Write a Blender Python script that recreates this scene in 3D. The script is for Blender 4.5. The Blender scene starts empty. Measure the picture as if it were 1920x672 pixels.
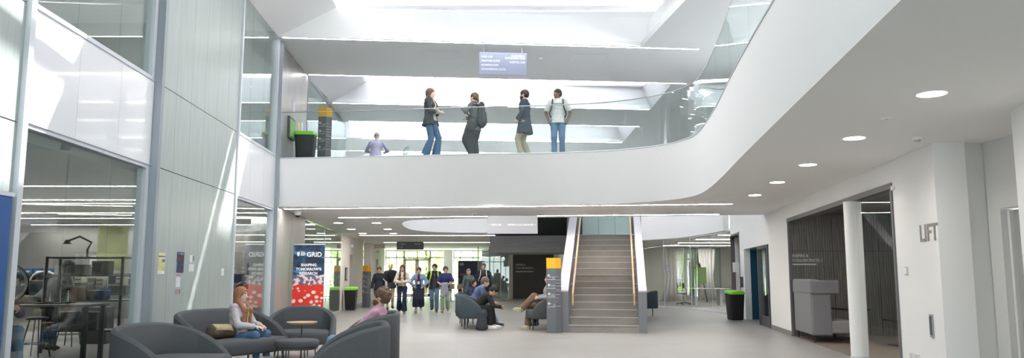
import bpy, bmesh, math, random
import numpy as np
from mathutils import Vector, Matrix
random.seed(7); rng = np.random.default_rng(7)
SC = bpy.context.scene; COL = SC.collection
R = math.radians
WORLD=2.9; SUNE=34.; EXPO=1.56; DLW=4.; OPAL=.125; TINT=.40
Z1, Z2, Z3 = 2.84, 3.92, 6.66

# ---------------------------------------------------------------- materials
MATS = {}
def nodemat(name):
    m = bpy.data.materials.new(name); m.use_nodes = True
    nt = m.node_tree
    return m, nt, nt.nodes['Principled BSDF']
def mat(name, col, rough=.6, metal=0., spec=.5, noise=0., nscale=8., stretch=(1,1,1), bump=0., bscale=60., coat=0., emit=0., sheen=0.):
    if name in MATS: return MATS[name]
    m, nt, b = nodemat(name)
    c = (*col, 1)
    b.inputs['Base Color'].default_value = c
    b.inputs['Roughness'].default_value = rough
    b.inputs['Metallic'].default_value = metal
    b.inputs['Specular IOR Level'].default_value = spec
    b.inputs['Coat Weight'].default_value = coat
    b.inputs['Coat Roughness'].default_value = .05
    if emit:
        b.inputs['Emission Color'].default_value = c; b.inputs['Emission Strength'].default_value = emit
    if noise or bump:
        tc = nt.nodes.new('ShaderNodeTexCoord'); mp = nt.nodes.new('ShaderNodeMapping')
        mp.inputs['Scale'].default_value = stretch
        nt.links.new(tc.outputs['Object'], mp.inputs['Vector'])
    if noise:
        n = nt.nodes.new('ShaderNodeTexNoise'); n.inputs['Scale'].default_value = nscale; n.inputs['Detail'].default_value = 4
        nt.links.new(mp.outputs['Vector'], n.inputs['Vector'])
        mx = nt.nodes.new('ShaderNodeMix'); mx.data_type = 'RGBA'
        mx.inputs['A'].default_value = tuple(max(0, v*(1-noise)) for v in col)+(1,)
        mx.inputs['B'].default_value = tuple(min(1, v*(1+noise)) for v in col)+(1,)
        nt.links.new(n.outputs['Fac'], mx.inputs['Factor'])
        nt.links.new(mx.outputs['Result'], b.inputs['Base Color'])
    if bump:
        n2 = nt.nodes.new('ShaderNodeTexNoise'); n2.inputs['Scale'].default_value = bscale; n2.inputs['Detail'].default_value = 3
        nt.links.new(mp.outputs['Vector'], n2.inputs['Vector'])
        bp = nt.nodes.new('ShaderNodeBump'); bp.inputs['Strength'].default_value = bump; bp.inputs['Distance'].default_value = .01
        nt.links.new(n2.outputs['Fac'], bp.inputs['Height']); nt.links.new(bp.outputs['Normal'], b.inputs['Normal'])
    MATS[name] = m
    return m
def glassmat(name, tint=(.93,.97,.955), refl=1.0, rough=0.):
    m = bpy.data.materials.new(name); m.use_nodes = True; nt = m.node_tree; nt.nodes.clear()
    out = nt.nodes.new('ShaderNodeOutputMaterial'); mix = nt.nodes.new('ShaderNodeMixShader')
    tr = nt.nodes.new('ShaderNodeBsdfTransparent'); tr.inputs[0].default_value = (*tint, 1)
    gl = nt.nodes.new('ShaderNodeBsdfGlossy'); gl.inputs['Roughness'].default_value = rough
    gl.inputs[0].default_value = (.95,.98,.97,1)
    lw = nt.nodes.new('ShaderNodeLayerWeight'); lw.inputs[0].default_value = .5
    pw = nt.nodes.new('ShaderNodeMath'); pw.operation = 'POWER'; pw.inputs[1].default_value = 5
    ml = nt.nodes.new('ShaderNodeMath'); ml.operation = 'MULTIPLY_ADD'; ml.inputs[1].default_value = .9*min(refl,1.); ml.inputs[2].default_value = .04*refl; ml.use_clamp = True
    nt.links.new(lw.outputs['Facing'], pw.inputs[0]); nt.links.new(pw.outputs[0], ml.inputs[0]); nt.links.new(ml.outputs[0], mix.inputs[0])
    nt.links.new(tr.outputs[0], mix.inputs[1]); nt.links.new(gl.outputs[0], mix.inputs[2]); nt.links.new(mix.outputs[0], out.inputs[0])
    return m
def woodpanel(name, c1, c2, scale=3., stretch=(14,14,1), rough=.45, ringy=False):
    m, nt, b = nodemat(name)
    tc = nt.nodes.new('ShaderNodeTexCoord'); mp = nt.nodes.new('ShaderNodeMapping'); mp.inputs['Scale'].default_value = stretch
    nt.links.new(tc.outputs['Object'], mp.inputs['Vector'])
    n = nt.nodes.new('ShaderNodeTexNoise'); n.inputs['Scale'].default_value = scale; n.inputs['Detail'].default_value = 6; n.inputs['Roughness'].default_value = .65
    nt.links.new(mp.outputs['Vector'], n.inputs['Vector'])
    src = n.outputs['Fac']
    if ringy:
        w = nt.nodes.new('ShaderNodeTexWave'); w.wave_type = 'RINGS'; w.rings_direction = 'Y'; w.inputs['Scale'].default_value = 2.2
        w.inputs['Distortion'].default_value = 4; w.inputs['Detail'].default_value = 3; w.inputs['Detail Scale'].default_value = 1.5
        mp2 = nt.nodes.new('ShaderNodeMapping'); mp2.inputs['Scale'].default_value = (2.6, 1, .55)
        nt.links.new(tc.outputs['Object'], mp2.inputs['Vector']); nt.links.new(mp2.outputs['Vector'], w.inputs['Vector'])
        mm = nt.nodes.new('ShaderNodeMath'); mm.operation = 'MULTIPLY_ADD'; mm.inputs[1].default_value = .24
        nt.links.new(w.outputs['Fac'], mm.inputs[0])
        m3 = nt.nodes.new('ShaderNodeMath'); m3.operation = 'MULTIPLY'; m3.inputs[1].default_value = .76
        nt.links.new(n.outputs['Fac'], m3.inputs[0]); nt.links.new(m3.outputs[0], mm.inputs[2]); src = mm.outputs[0]
    cr = nt.nodes.new('ShaderNodeValToRGB'); cr.color_ramp.elements[0].color = (*c1,1); cr.color_ramp.elements[1].color = (*c2,1)
    cr.color_ramp.elements[0].position = .3; cr.color_ramp.elements[1].position = .72
    nt.links.new(src, cr.inputs[0]); nt.links.new(cr.outputs[0], b.inputs['Base Color'])
    b.inputs['Roughness'].default_value = rough
    MATS[name] = m
    return m
def tilefloor(name, c1, c2, mortar, sx, sy, rough=.35):
    m, nt, b = nodemat(name)
    tc = nt.nodes.new('ShaderNodeTexCoord'); mp = nt.nodes.new('ShaderNodeMapping'); mp.inputs['Rotation'].default_value = (0,0,R(-4))
    nt.links.new(tc.outputs['Object'], mp.inputs['Vector'])
    br = nt.nodes.new('ShaderNodeTexBrick'); br.inputs['Scale'].default_value = 1
    br.inputs['Brick Width'].default_value = sx; br.inputs['Row Height'].default_value = sy; br.inputs['Mortar Size'].default_value = .004
    br.inputs['Color1'].default_value = (*c1,1); br.inputs['Color2'].default_value = (*c2,1); br.inputs['Mortar'].default_value = (*mortar,1)
    nt.links.new(mp.outputs['Vector'], br.inputs['Vector'])
    n = nt.nodes.new('ShaderNodeTexNoise'); n.inputs['Scale'].default_value = 1.3; n.inputs['Detail'].default_value = 8; n.inputs['Roughness'].default_value=.6
    nt.links.new(mp.outputs['Vector'], n.inputs['Vector'])
    mx = nt.nodes.new('ShaderNodeMix'); mx.data_type='RGBA'; mx.blend_type='SOFT_LIGHT'; mx.inputs['Factor'].default_value=.55
    nt.links.new(br.outputs['Color'], mx.inputs['A']); nt.links.new(n.outputs['Fac'], mx.inputs['B'])
    nt.links.new(mx.outputs['Result'], b.inputs['Base Color'])
    mr = nt.nodes.new('ShaderNodeMapRange'); mr.inputs['To Min'].default_value = rough-.08; mr.inputs['To Max'].default_value = rough+.12
    nt.links.new(n.outputs['Fac'], mr.inputs['Value']); nt.links.new(mr.outputs['Result'], b.inputs['Roughness'])
    MATS[name] = m
    return m

WHITE = mat('white_paint', (.85,.845,.84), .7, noise=.01, nscale=2)
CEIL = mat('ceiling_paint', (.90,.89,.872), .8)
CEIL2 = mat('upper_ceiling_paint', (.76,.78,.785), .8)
FASC = mat('fascia_paint', (.87,.87,.875), .55)
GRILL = mat('spandrel_glass', (.80,.80,.84), .25, coat=.6)
CLAD = woodpanel('pale_green_cladding', (.33,.385,.37), (.43,.48,.465), 3, (9,9,.45), .38)
CLADG = woodpanel('grey_wood_cladding', (.23,.225,.215), (.33,.325,.31), 3, (9,9,.45), .33)
DARKWOOD = woodpanel('charcoal_wood', (.10,.10,.09), (.23,.225,.205), 2.2, (10,10,.8), .5, True)
DOORWOOD = woodpanel('dark_door_wood', (.06,.052,.047), (.10,.088,.08), 2.2, (10,10,.6), .5)
FLOORM = tilefloor('grey_stone_tile', (.275,.266,.258), (.297,.287,.278), (.22,.215,.21), 1.2, .6)
WOODFLOOR = woodpanel('brown_vinyl_floor', (.16,.125,.10), (.24,.19,.155), 3, (1,12,1), .5)
STEPM = tilefloor('stair_tile', (.235,.215,.195), (.25,.23,.21), (.2,.19,.18), 1.6, 2., .5)
NOSE = mat('stair_nosing', (.42,.40,.37), .5)
FRAME = mat('bluegrey_aluminium', (.30,.33,.37), .4, .3)
FRAMEL = mat('pale_aluminium', (.62,.65,.70), .4, .2)
DARK = mat('dark_grey_metal', (.07,.075,.08), .5)
BLACK = mat('black_plastic', (.02,.02,.022), .45)
CHROME = mat('brushed_steel', (.6,.6,.6), .3, .9)
GLASS = glassmat('clear_glass')
GLASSG = glassmat('green_tint_glass', (.90,.945,.93), 1.3)
GLASSR = glassmat('balustrade_glass', (.94,.975,.968), 1.0)
SOFA = mat('grey_sofa_fabric', (.09,.094,.103), .9, noise=.12, nscale=40, bump=.25, bscale=350)
SOFAB = mat('slate_blue_fabric', (.05,.072,.09), .85, noise=.12, nscale=40, bump=.2, bscale=300)
LED = mat('led_strip', (1,.95,.90), emit=13.)
LEDG = mat('led_strip_ground', (1,.93,.87), emit=34.)
LEDL = mat('led_strip_lab', (1,.95,.90), emit=22.)
LEDW = mat('downlight_lens', (1,.94,.86), emit=14.)
TOTEM = mat('totem_grey', (.125,.135,.15), .45)
ORANGE = mat('totem_orange', (.80,.40,.015), .45)
WOODL = woodpanel('light_oak', (.50,.32,.16), (.62,.42,.24), 3, (2,2,2), .4)
SIGN = mat('sign_bluegrey', (.21,.24,.34), .4)
SIGN2 = mat('sign_grey', (.27,.27,.30), .4)
SIGND = mat('sign_darkgrey', (.10,.10,.11), .5)
TXT = mat('white_lettering', (.82,.83,.85), .6)
GREENL = mat('lime_green_plastic', (.22,.62,.04), .4)
PAPER = mat('white_paper', (.78,.78,.77), .7)

# ---------------------------------------------------------------- mesh builder
class MB:
    def __init__(s): s.v=[]; s.f=[]; s.m=[]
    def add(s, vs, fs, mi=0):
        b=len(s.v); s.v+= [tuple(p) for p in vs]; s.f += [tuple(b+i for i in f) for f in fs]; s.m += [mi]*len(fs); return s
    def box(s, lo, hi, mi=0, rz=0., c=None):
        x0,y0,z0=lo; x1,y1,z1=hi
        vs=[(x0,y0,z0),(x1,y0,z0),(x1,y1,z0),(x0,y1,z0),(x0,y0,z1),(x1,y0,z1),(x1,y1,z1),(x0,y1,z1)]
        if rz:
            c = c or ((x0+x1)/2,(y0+y1)/2); ca,sa=math.cos(rz),math.sin(rz)
            vs=[(c[0]+(x-c[0])*ca-(y-c[1])*sa, c[1]+(x-c[0])*sa+(y-c[1])*ca, z) for x,y,z in vs]
        return s.add(vs,[(3,2,1,0),(4,5,6,7),(0,1,5,4),(1,2,6,5),(2,3,7,6),(3,0,4,7)],mi)
    def prism(s, poly, z0, z1, mi=0, mside=None):
        n=len(poly); a=sum(poly[i][0]*poly[(i+1)%n][1]-poly[(i+1)%n][0]*poly[i][1] for i in range(n))
        if a<0: poly=poly[::-1]
        vs=[(x,y,z0) for x,y in poly]+[(x,y,z1) for x,y in poly]
        s.add(vs,[tuple(range(n-1,-1,-1)),tuple(range(n,2*n))],mi)
        b=len(s.v)-2*n
        for i in range(n):
            j=(i+1)%n; s.f.append((b+i,b+j,b+n+j,b+n+i)); s.m.append(mi if mside is None else mside)
        return s
    def wall(s, a, b, z0, z1, t=.1, mi=0):       # vertical slab from a to b; thickness t to the left of a->b
        ax,ay=a; bx,by=b; L=math.hypot(bx-ax,by-ay); nx,ny=-(by-ay)/L*t,(bx-ax)/L*t
        return s.prism([(ax,ay),(bx,by),(bx+nx,by+ny),(ax+nx,ay+ny)],z0,z1,mi)
    def quad(s, a,b,c,d, mi=0): return s.add([a,b,c,d],[(0,1,2,3)],mi)
    def cyl(s, a, b, r0, r1=None, n=16, mi=0, caps=True):
        r1 = r0 if r1 is None else r1
        a=Vector(a); b=Vector(b); d=(b-a).normalized(); u=d.orthogonal().normalized(); w=d.cross(u)
        vs=[]
        for p,r in ((a,r0),(b,r1)):
            for i in range(n):
                t=2*math.pi*i/n; vs.append(tuple(p+u*(r*math.cos(t))+w*(r*math.sin(t))))
        fs=[(i,(i+1)%n,n+(i+1)%n,n+i) for i in range(n)]
        if caps: fs+= [tuple(range(n-1,-1,-1)),tuple(range(n,2*n))]
        return s.add(vs,fs,mi)
    def tube(s, pts, r, n=8, mi=0):
        pts=[Vector(p) for p in pts]; vs=[]; prev=None
        for k,p in enumerate(pts):
            d=((pts[min(k+1,len(pts)-1)]-pts[max(k-1,0)])).normalized()
            u = d.orthogonal().normalized() if prev is None else (prev-d*prev.dot(d)).normalized()
            prev=u; w=d.cross(u); rr=r[k] if isinstance(r,(list,tuple)) else r
            for i in range(n):
                t=2*math.pi*i/n; vs.append(tuple(p+u*(rr*math.cos(t))+w*(rr*math.sin(t))))
        m=len(pts)
        fs=[(k*n+i,k*n+(i+1)%n,(k+1)*n+(i+1)%n,(k+1)*n+i) for k in range(m-1) for i in range(n)]
        fs+=[tuple(range(n-1,-1,-1)),tuple(range((m-1)*n,m*n))]
        return s.add(vs,fs,mi)
    def lathe(s, prof, c=(0,0,0), n=24, mi=0):
        vs=[]; 
        for r,z in prof:
            for i in range(n):
                t=2*math.pi*i/n; vs.append((c[0]+r*math.cos(t),c[1]+r*math.sin(t),c[2]+z))
        m=len(prof)
        fs=[(k*n+i,k*n+(i+1)%n,(k+1)*n+(i+1)%n,(k+1)*n+i) for k in range(m-1) for i in range(n)]
        fs+=[tuple(range(n-1,-1,-1)),tuple(range((m-1)*n,m*n))]
        return s.add(vs,fs,mi)
    def sphere(s, c, r, n=12, mi=0):
        rx,ry,rz = r if isinstance(r,(tuple,list)) else (r,r,r)
        vs=[];m=n//2+1
        for k in range(m+1):
            ph=math.pi*k/m
            for i in range(n):
                t=2*math.pi*i/n; vs.append((c[0]+rx*math.sin(ph)*math.cos(t),c[1]+ry*math.sin(ph)*math.sin(t),c[2]+rz*math.cos(ph)))
        fs=[(k*n+i,(k+1)*n+i,(k+1)*n+(i+1)%n,k*n+(i+1)%n) for k in range(m) for i in range(n)]
        return s.add(vs,fs,mi)
    def build(s, name, mats, parent=None, smooth=False, bevel=0., seg=2):
        me=bpy.data.meshes.new(name); me.from_pydata(s.v,[],s.f)
        if not isinstance(mats,(list,tuple)): mats=[mats]
        for m in mats: me.materials.append(m)
        me.polygons.foreach_set('material_index', s.m)
        if smooth:
            bm=bmesh.new(); bm.from_mesh(me); bmesh.ops.remove_doubles(bm,verts=bm.verts,dist=1e-5); bm.to_mesh(me); bm.free()
            me.polygons.foreach_set('use_smooth',[True]*len(me.polygons))
            if smooth!='all': me.set_sharp_from_angle(angle=R(40))
        me.update()
        o=bpy.data.objects.new(name, me); COL.objects.link(o)
        if parent: o.parent=parent
        if bevel:
            md=o.modifiers.new('bevel','BEVEL'); md.width=bevel; md.segments=seg; md.limit_method='ANGLE'; md.angle_limit=R(35)
            me.polygons.foreach_set('use_smooth',[True]*len(me.polygons)); 
            wn=o.modifiers.new('wn','WEIGHTED_NORMAL')
        return o
def link(name, me, parent=None):
    o=bpy.data.objects.new(name, me); COL.objects.link(o)
    if parent: o.parent=parent
    return o
def tag(o, label=None, cat=None, group=None, kind=None):
    if label: o['label']=label
    if cat: o['category']=cat
    if group: o['group']=group
    if kind: o['kind']=kind
    return o
def empty(name, loc=(0,0,0), rz=0., label=None, cat=None, group=None):
    o=bpy.data.objects.new(name,None); COL.objects.link(o); o.location=loc; o.rotation_euler=(0,0,rz); o.empty_display_size=.1
    return tag(o,label,cat,group)
def struct(o, label=None): 
    o['kind']='structure'
    if label: o['label']=label
    return o
KIDS = {}
def kids(o): return [c for c in bpy.data.objects if c.parent is o]
def copy_tree(o, parent=None, loc=None, rz=None, label=None):
    c=o.copy(); COL.objects.link(c); c.parent=parent
    if loc is not None: c.location=loc
    if rz is not None: c.rotation_euler=(0,0,rz)
    if label: c['label']=label
    for ch in kids(o):
        if ch is not c: copy_tree(ch, c)
    return c
def text(body, size, name, m, parent, loc, rot, align='LEFT', bold=0., ext=.0008, sx=1., spacing=1.):
    ws_=body.split(' ')
    if len(ws_)>1:                       # one mesh per word
        def wid(s_):
            cu=bpy.data.curves.new('t','FONT'); cu.body=s_; cu.size=size; t=bpy.data.objects.new('t',cu); COL.objects.link(t)
            bpy.context.view_layer.update(); w_=t.dimensions.x; bpy.data.objects.remove(t); return w_
        full=wid(body); o0={'LEFT':0,'RIGHT':-full,'CENTER':-full/2}[align]
        M_=Matrix.LocRotScale(Vector(loc),__import__('mathutils').Euler(rot),None)
        for i_,w_ in enumerate(ws_):
            if not w_: continue
            off=full-wid(' '.join(ws_[i_:]))
            o=text(w_,size,name,m,parent,tuple(M_@Vector(((o0+off)*sx,0,0))),rot,'LEFT',bold,ext,sx)
        return o
    cu=bpy.data.curves.new('t','FONT'); cu.body=body; cu.size=size; cu.align_x=align; cu.extrude=ext; cu.offset=bold; cu.resolution_u=3
    cu.space_character=spacing
    t=bpy.data.objects.new('t',cu); COL.objects.link(t)
    dg=bpy.context.evaluated_depsgraph_get(); me=bpy.data.meshes.new_from_object(t.evaluated_get(dg))
    bpy.data.objects.remove(t); me.materials.clear(); me.materials.append(m)
    o=link(name, me, parent); o.location=loc; o.rotation_euler=rot; o.scale=(sx,1,1)
    return o
def lerp(a,b,t): return tuple(a[i]+(b[i]-a[i])*t for i in range(len(a)))
def smoothcurve(pts, n=6):     # Catmull-Rom through pts (tuples of any length)
    out=[]; P=[pts[0]]+list(pts)+[pts[-1]]
    for i in range(1,len(P)-2):
        p0,p1,p2,p3=[np.array(q,float) for q in P[i-1:i+3]]
        for k in range(n):
            t=k/n; out.append(tuple(.5*((2*p1)+(-p0+p2)*t+(2*p0-5*p1+4*p2-p3)*t*t+(-p0+3*p1-3*p2+p3)*t**3)))
    out.append(tuple(map(float,pts[-1]))); return out
def resample(pts, step):
    P=[np.array(p,float) for p in pts]; out=[tuple(P[0])]; acc=0.; 
    for a,b in zip(P,P[1:]):
        L=np.linalg.norm(b-a); 
        while acc+L>=step and L>1e-9:
            t=(step-acc)/L; a=a+(b-a)*t; out.append(tuple(a)); L=np.linalg.norm(b-a); acc=0.
        acc+=L
    if np.linalg.norm(P[-1]-np.array(out[-1]))>step*.3: out.append(tuple(P[-1]))
    return out
def lwx(Y): return -4.93-.058*(Y-10.5)         # left wall face
def rwx(Y): return 4.91+.1418*(Y-8.95)         # right wall face
# ================================================================ the setting
TL=.095                                            # the upper ceiling bands run slightly askew
def yk(Y0,x): return Y0+TL*(x+3.17)
m=MB(); m.prism([(-16.3,-7),(12,-7),(12,52),(-16.3,52)],-.12,0); struct(m.build('floor',FLOORM))
# upper floor slab with its white fascia
botc=smoothcurve([(-5.40,17.45),(-3.0,17.5),(-0.7,17.42),(1.0,17.1),(2.4,16.6),(3.2,15.95),(3.53,15.15),(3.55,14.2),(3.33,12.3),(3.02,10.2),(2.74,8.2),(2.39,5.66),(2.19,4.21),(1.5,-.8),(.8,-6)],6)
topc=smoothcurve([(-5.36,17.35),(-3.0,17.08),(-0.7,16.75),(.9,16.56),(2.1,16.25),(3.0,15.6),(3.40,14.85),(3.43,13.9),(3.20,11.95),(2.90,10.0),(2.62,8.0),(2.33,5.66),(2.15,4.21),(1.45,-.8),(.75,-6)],6)
def rs(c,n):
    P=np.array(c); L=np.r_[0,np.cumsum(np.linalg.norm(np.diff(P,axis=0),axis=1))]; t=np.linspace(0,L[-1],n)
    return [(float(np.interp(q,L,P[:,0])),float(np.interp(q,L,P[:,1]))) for q in t]
botc=rs(botc,110); topc=rs(topc,110)
oval=smoothcurve([(-1.6,21.22),(-2.4,21.5),(-2.95,22.0),(-3.25,23.0),(-3.42,24.6),(-3.4,26.2),(-2.95,27.5),(-1.9,28.1),(-.58,28.3)],5)
back=[(9,-6),(9,19.4),(6.45,19.78),(5.24,19.97)]+oval+[(3.3,28.6),(3.3,48.3),(-16.2,48.3),(-16.2,24.3),(-6.9,24.3),(-6.9,20.9),(-5.60,20.9)]
pb=botc+back; pt=topc+back; n=len(pb)
m=MB(); vs=[(x,y,Z1) for x,y in pb]+[(x,y,Z2) for x,y in pt]
m.add(vs,[tuple(range(n))],0); m.f+= [tuple(range(2*n-1,n-1,-1))]; m.m+=[2]
for i in range(n): m.f.append((i,(i+1)%n,n+(i+1)%n,n+i)); m.m.append(1)
me=m.build('floor_upper',[CEIL,FASC,mat('upper_carpet',(.40,.40,.40),.9)],smooth=True); struct(me)
# thin shadow-gap bead at the foot and head of the fascia
m=MB(); m.tube([(x,y,Z2+.012) for x,y in topc],.012,6); struct(m.build('trim_1',FRAMEL))
m=MB(); m.prism([(-16.2,2.6),(-5.55,2.6),(-5.62,17.3),(-5.75,20.9),(-6.9,20.9),(-6.9,24.3),(-16.2,24.3)],Z1-.02,Z2); struct(m.build('floor_upper',[CEIL]))

# ---- left wall --------------------------------------------------------------
def lp(Y,off=0): return (lwx(Y)+off,Y)
def cladding(name,segs,matl,pw,flip=False,f=None):
    m=MB(); g=.004
    fx=f or lp
    for (Ya,Yb,zs) in segs:
        nn=max(1,round((Yb-Ya)/pw)); 
        for i in range(nn):
            a=Ya+(Yb-Ya)*i/nn+g/2; b=Ya+(Yb-Ya)*(i+1)/nn-g/2
            for z0,z1 in zip(zs,zs[1:]): m.wall(fx(a),fx(b),z0+.006,z1-.006,.04,0)
        m.wall(fx(Ya,-.041),fx(Yb,-.041),zs[0],zs[-1],.15,1)
    return struct(m.build(name,[matl,BLACK]))
cladding('wall_left',[(-6,7.33,(0,2.76,3.95,7.3)),(10.66,14.33,(0,2.80,3.97,7.3))],CLAD,.62)
cladding('wall_left_back',[(17.52,20.75,(0,2.84)),(17.52,20.45,(3.92,6.66))],CLADG,.8)
BANDM=GRILL
def bay(k,Ya,Yb,vs_):
    # glazed bay: ground window, white spandrel, upper window
    for (nm,z0,z1) in (('window_%d'%k,.02,2.79),('window_%d'%(k+1),3.96,7.28)):
        e=empty(nm,(lwx(Ya),Ya,z0)); struct(e)
        def L(Y,off=0,z=0): return (lwx(Y)+off-lwx(Ya),Y-Ya)
        m=MB(); ys=[Ya]+vs_+[Yb]
        for a,b in zip(ys,ys[1:]): m.wall(L(a+.006,-.05),L(b-.006,-.05),.05,z1-z0-.05,.012)
        m.build('pane',GLASSG,e)
        m=MB(); m.wall(L(Ya,0),L(Yb,0),0,.05,.12); m.wall(L(Ya,0),L(Yb,0),z1-z0-.05,z1-z0,.12); m.wall(L(Ya,.0),L(Ya+.05,.0),.05,z1-z0-.05,.12); m.wall(L(Yb-.10,.0),L(Yb,.0),.05,z1-z0-.05,.12)
        m.build('window_frame',FRAMEL,e)
    m=MB(); ys=[Ya]+vs_+[Yb]
    for a,b in zip(ys,ys[1:]): m.wall(lp(a+.003,.0),lp(b-.003,.0),2.80,3.95,.02)
    m.wall(lp(Ya,-.03),lp(Yb,-.03),2.80,3.95,.25,1)
    m.wall(lp(Ya,.015),lp(Yb,.015),2.785,2.80,.1,1); m.wall(lp(Ya,.015),lp(Yb,.015),3.95,3.965,.1,1)
    struct(m.build('trim_%d'%(k+3),[BANDM,FRAMEL]))
bay(1,7.42,10.45,[8.42,9.45]); bay(3,14.42,17.3,[15.3,16.3])
m=MB()
for Y0,w_,d in ((7.33,.09,.05),(10.46,.10,.10),(10.57,.09,.04),(14.34,.08,.03),(17.31,.10,.08),(17.42,.09,.05)):
    m.wall(lp(Y0,d),lp(Y0+w_,d),0,7.3 if Y0<17 else 6.66,.2, 0 if w_==.10 else 1)
struct(m.build('trim_2',[FRAME,FRAMEL]))
# lab and office behind the glazing
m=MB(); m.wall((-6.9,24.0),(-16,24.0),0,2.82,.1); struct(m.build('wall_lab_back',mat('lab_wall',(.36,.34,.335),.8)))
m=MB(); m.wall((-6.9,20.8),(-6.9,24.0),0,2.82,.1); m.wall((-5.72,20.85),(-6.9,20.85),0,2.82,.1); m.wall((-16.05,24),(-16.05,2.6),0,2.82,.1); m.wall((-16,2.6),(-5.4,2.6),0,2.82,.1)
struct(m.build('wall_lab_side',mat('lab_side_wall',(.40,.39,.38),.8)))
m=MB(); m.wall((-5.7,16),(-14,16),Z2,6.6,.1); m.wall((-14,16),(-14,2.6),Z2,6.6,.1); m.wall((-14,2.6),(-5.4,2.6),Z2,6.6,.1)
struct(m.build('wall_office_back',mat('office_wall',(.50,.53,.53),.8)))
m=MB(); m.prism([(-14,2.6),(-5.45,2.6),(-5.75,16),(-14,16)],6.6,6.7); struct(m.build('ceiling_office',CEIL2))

# ---- right wall -------------------------------------------------------------
def rp(Y,off=0): return (rwx(Y)+off,Y)
def rwall(m,Ya,Yb,z0,z1,t=.18,off=0,mi=0): m.wall(rp(Yb,off),rp(Ya,off),z0,z1,t,mi)
m=MB()
rwall(m,8.95,10.42,0,Z1,.35); rwall(m,10.42,17.1,2.52,Z1,.18); rwall(m,17.1,19.42,0,Z1); rwall(m,-6,7.1,0,Z1,.3)
rwall(m,19.42,26.2,2.62,Z3+.0); rwall(m,19.42,24.25,2.08,2.62); rwall(m,20.95,21.05,0,2.08); rwall(m,23.38,24.25,0,2.08)
struct(m.build('wall_right',WHITE))
m=MB(); m.wall((6.2,8.96),(5.1,8.96),0,Z1,-.15); m.wall((5.5,8.95),(5.5,8.72),0,Z1,.2); m.wall((5.5,8.72),(5.5,7.45),2.05,Z1,.2); m.wall((5.5,7.45),(5.5,6.9),0,Z1,.2); m.wall((4.95,6.9),(6.,6.9),0,Z1,.2)
struct(m.build('wall_lift_lobby',mat('lobby_paint',(.74,.74,.73),.7)))
e=struct(empty('door_1',(5.62,7.47,0)))
m=MB(); m.box((.0,.02,0),(.03,.6,2.03)); m.box((.0,.61,0),(.03,1.2,2.03)); m.build('lift_door',mat('lift_door_paint',(.5,.5,.5),.4,.2),e)
m=MB(); m.box((-.05,0,0),(.0,.03,2.04)); m.box((-.05,1.2,0),(.0,1.24,2.04)); m.build('door_frame',WHITE,e)
m=MB(); rwall(m,17.1,19.4,0,.1,.012,-.013); rwall(m,8.95,10.36,0,.1,.012,-.013); rwall(m,-6,7.1,0,.1,.012,-.013)
struct(m.build('baseboard_right',mat('skirting_grey',(.22,.225,.225),.5)))
# opening surround
m=MB(); rwall(m,17.0,17.06,0,2.54,.045,-.015); rwall(m,10.40,17.08,2.46,2.54,.22,-.02); rwall(m,10.36,10.42,0,2.54,.22,-.02)
struct(m.build('trim_3',mat('opening_trim',(.13,.13,.135),.5)))
# collaboration alcove
m=MB()
def apan(x0,x1,z0,z1): m.box((x0+.004,17.04,z0+.004),(x1-.004,17.07,z1-.004))
xs=[6.10,7.02,8.02,9.02,10.02]
for a,b in zip(xs,xs[1:]): apan(a,b,0,1.83); apan(a,b,1.83,2.62)
m.box((6.11,17.072,0),(10.02,17.18,2.65),1)
struct(m.build('wall_alcove_back',[DARKWOOD,BLACK]))
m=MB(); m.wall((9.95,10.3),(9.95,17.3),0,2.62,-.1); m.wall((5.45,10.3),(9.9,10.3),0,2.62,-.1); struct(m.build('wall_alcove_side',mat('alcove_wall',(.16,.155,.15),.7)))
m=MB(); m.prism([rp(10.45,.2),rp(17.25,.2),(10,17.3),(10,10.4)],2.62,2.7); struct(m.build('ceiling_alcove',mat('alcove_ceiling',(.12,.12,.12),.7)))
m=MB(); m.prism([rp(10.45,.02),rp(17.25,.02),(10,17.3),(10,10.4)],0,.006); struct(m.build('floor_alcove',WOODFLOOR))
# door recesses at the far end of the right wall
BLUEW=mat('deep_blue_paint',(.012,.085,.16),.5)
m=MB(); m.wall(rp(23.38,.01),rp(23.38,1.8),0,2.06,.05); m.wall(rp(23.4,1.7),rp(21.1,1.7),0,2.06,.05); m.wall(rp(21.07,1.8),rp(21.07,.0),0,2.06,.04)
m.prism([rp(21.05,.18),rp(23.36,.18),rp(23.36,1.7),rp(21.05,1.7)],2.06,2.1)
struct(m.build('wall_blue_recess',BLUEW))
e=struct(empty('door_2',(*rp(19.45),0)))
def rl(Y,off=0): p=rp(Y,off); o=rp(19.45); return (p[0]-o[0],p[1]-o[1])
m=MB(); m.wall(rl(20.95,-.03),rl(20.85,-.03),0,2.07,.22); m.wall(rl(19.55,-.03),rl(19.45,-.03),0,2.07,.22); m.wall(rl(20.85,-.03),rl(19.55,-.03),1.98,2.07,.22); m.wall(rl(20.85,0),rl(19.55,0),.0,.25,.06)
m.build('door_frame',mat('door_frame_dark',(.06,.063,.07),.4),e)
m=MB(); m.wall(rl(20.84,.03),rl(19.56,.03),.26,1.97,.012); m.build('pane',GLASSG,e)
m=MB(); m.tube([(rl(19.75,-.06)[0],rl(19.75)[1],.8),(rl(19.75,-.06)[0],rl(19.75)[1],1.25)],.014); m.build('door_handle',CHROME,e)
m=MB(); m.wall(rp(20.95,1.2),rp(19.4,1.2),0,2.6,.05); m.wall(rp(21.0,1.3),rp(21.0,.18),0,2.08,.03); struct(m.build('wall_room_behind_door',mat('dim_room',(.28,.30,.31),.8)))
m=MB(); rwall(m,24.26,26.2,0,2.62,.05,.75); m.wall(rp(26.2,.0),rp(26.2,.8),0,2.62,.05); rwall(m,24.2,24.26,0,2.65,.8,-.02); rwall(m,24.26,26.2,2.58,2.64,.8,-.02)
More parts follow.
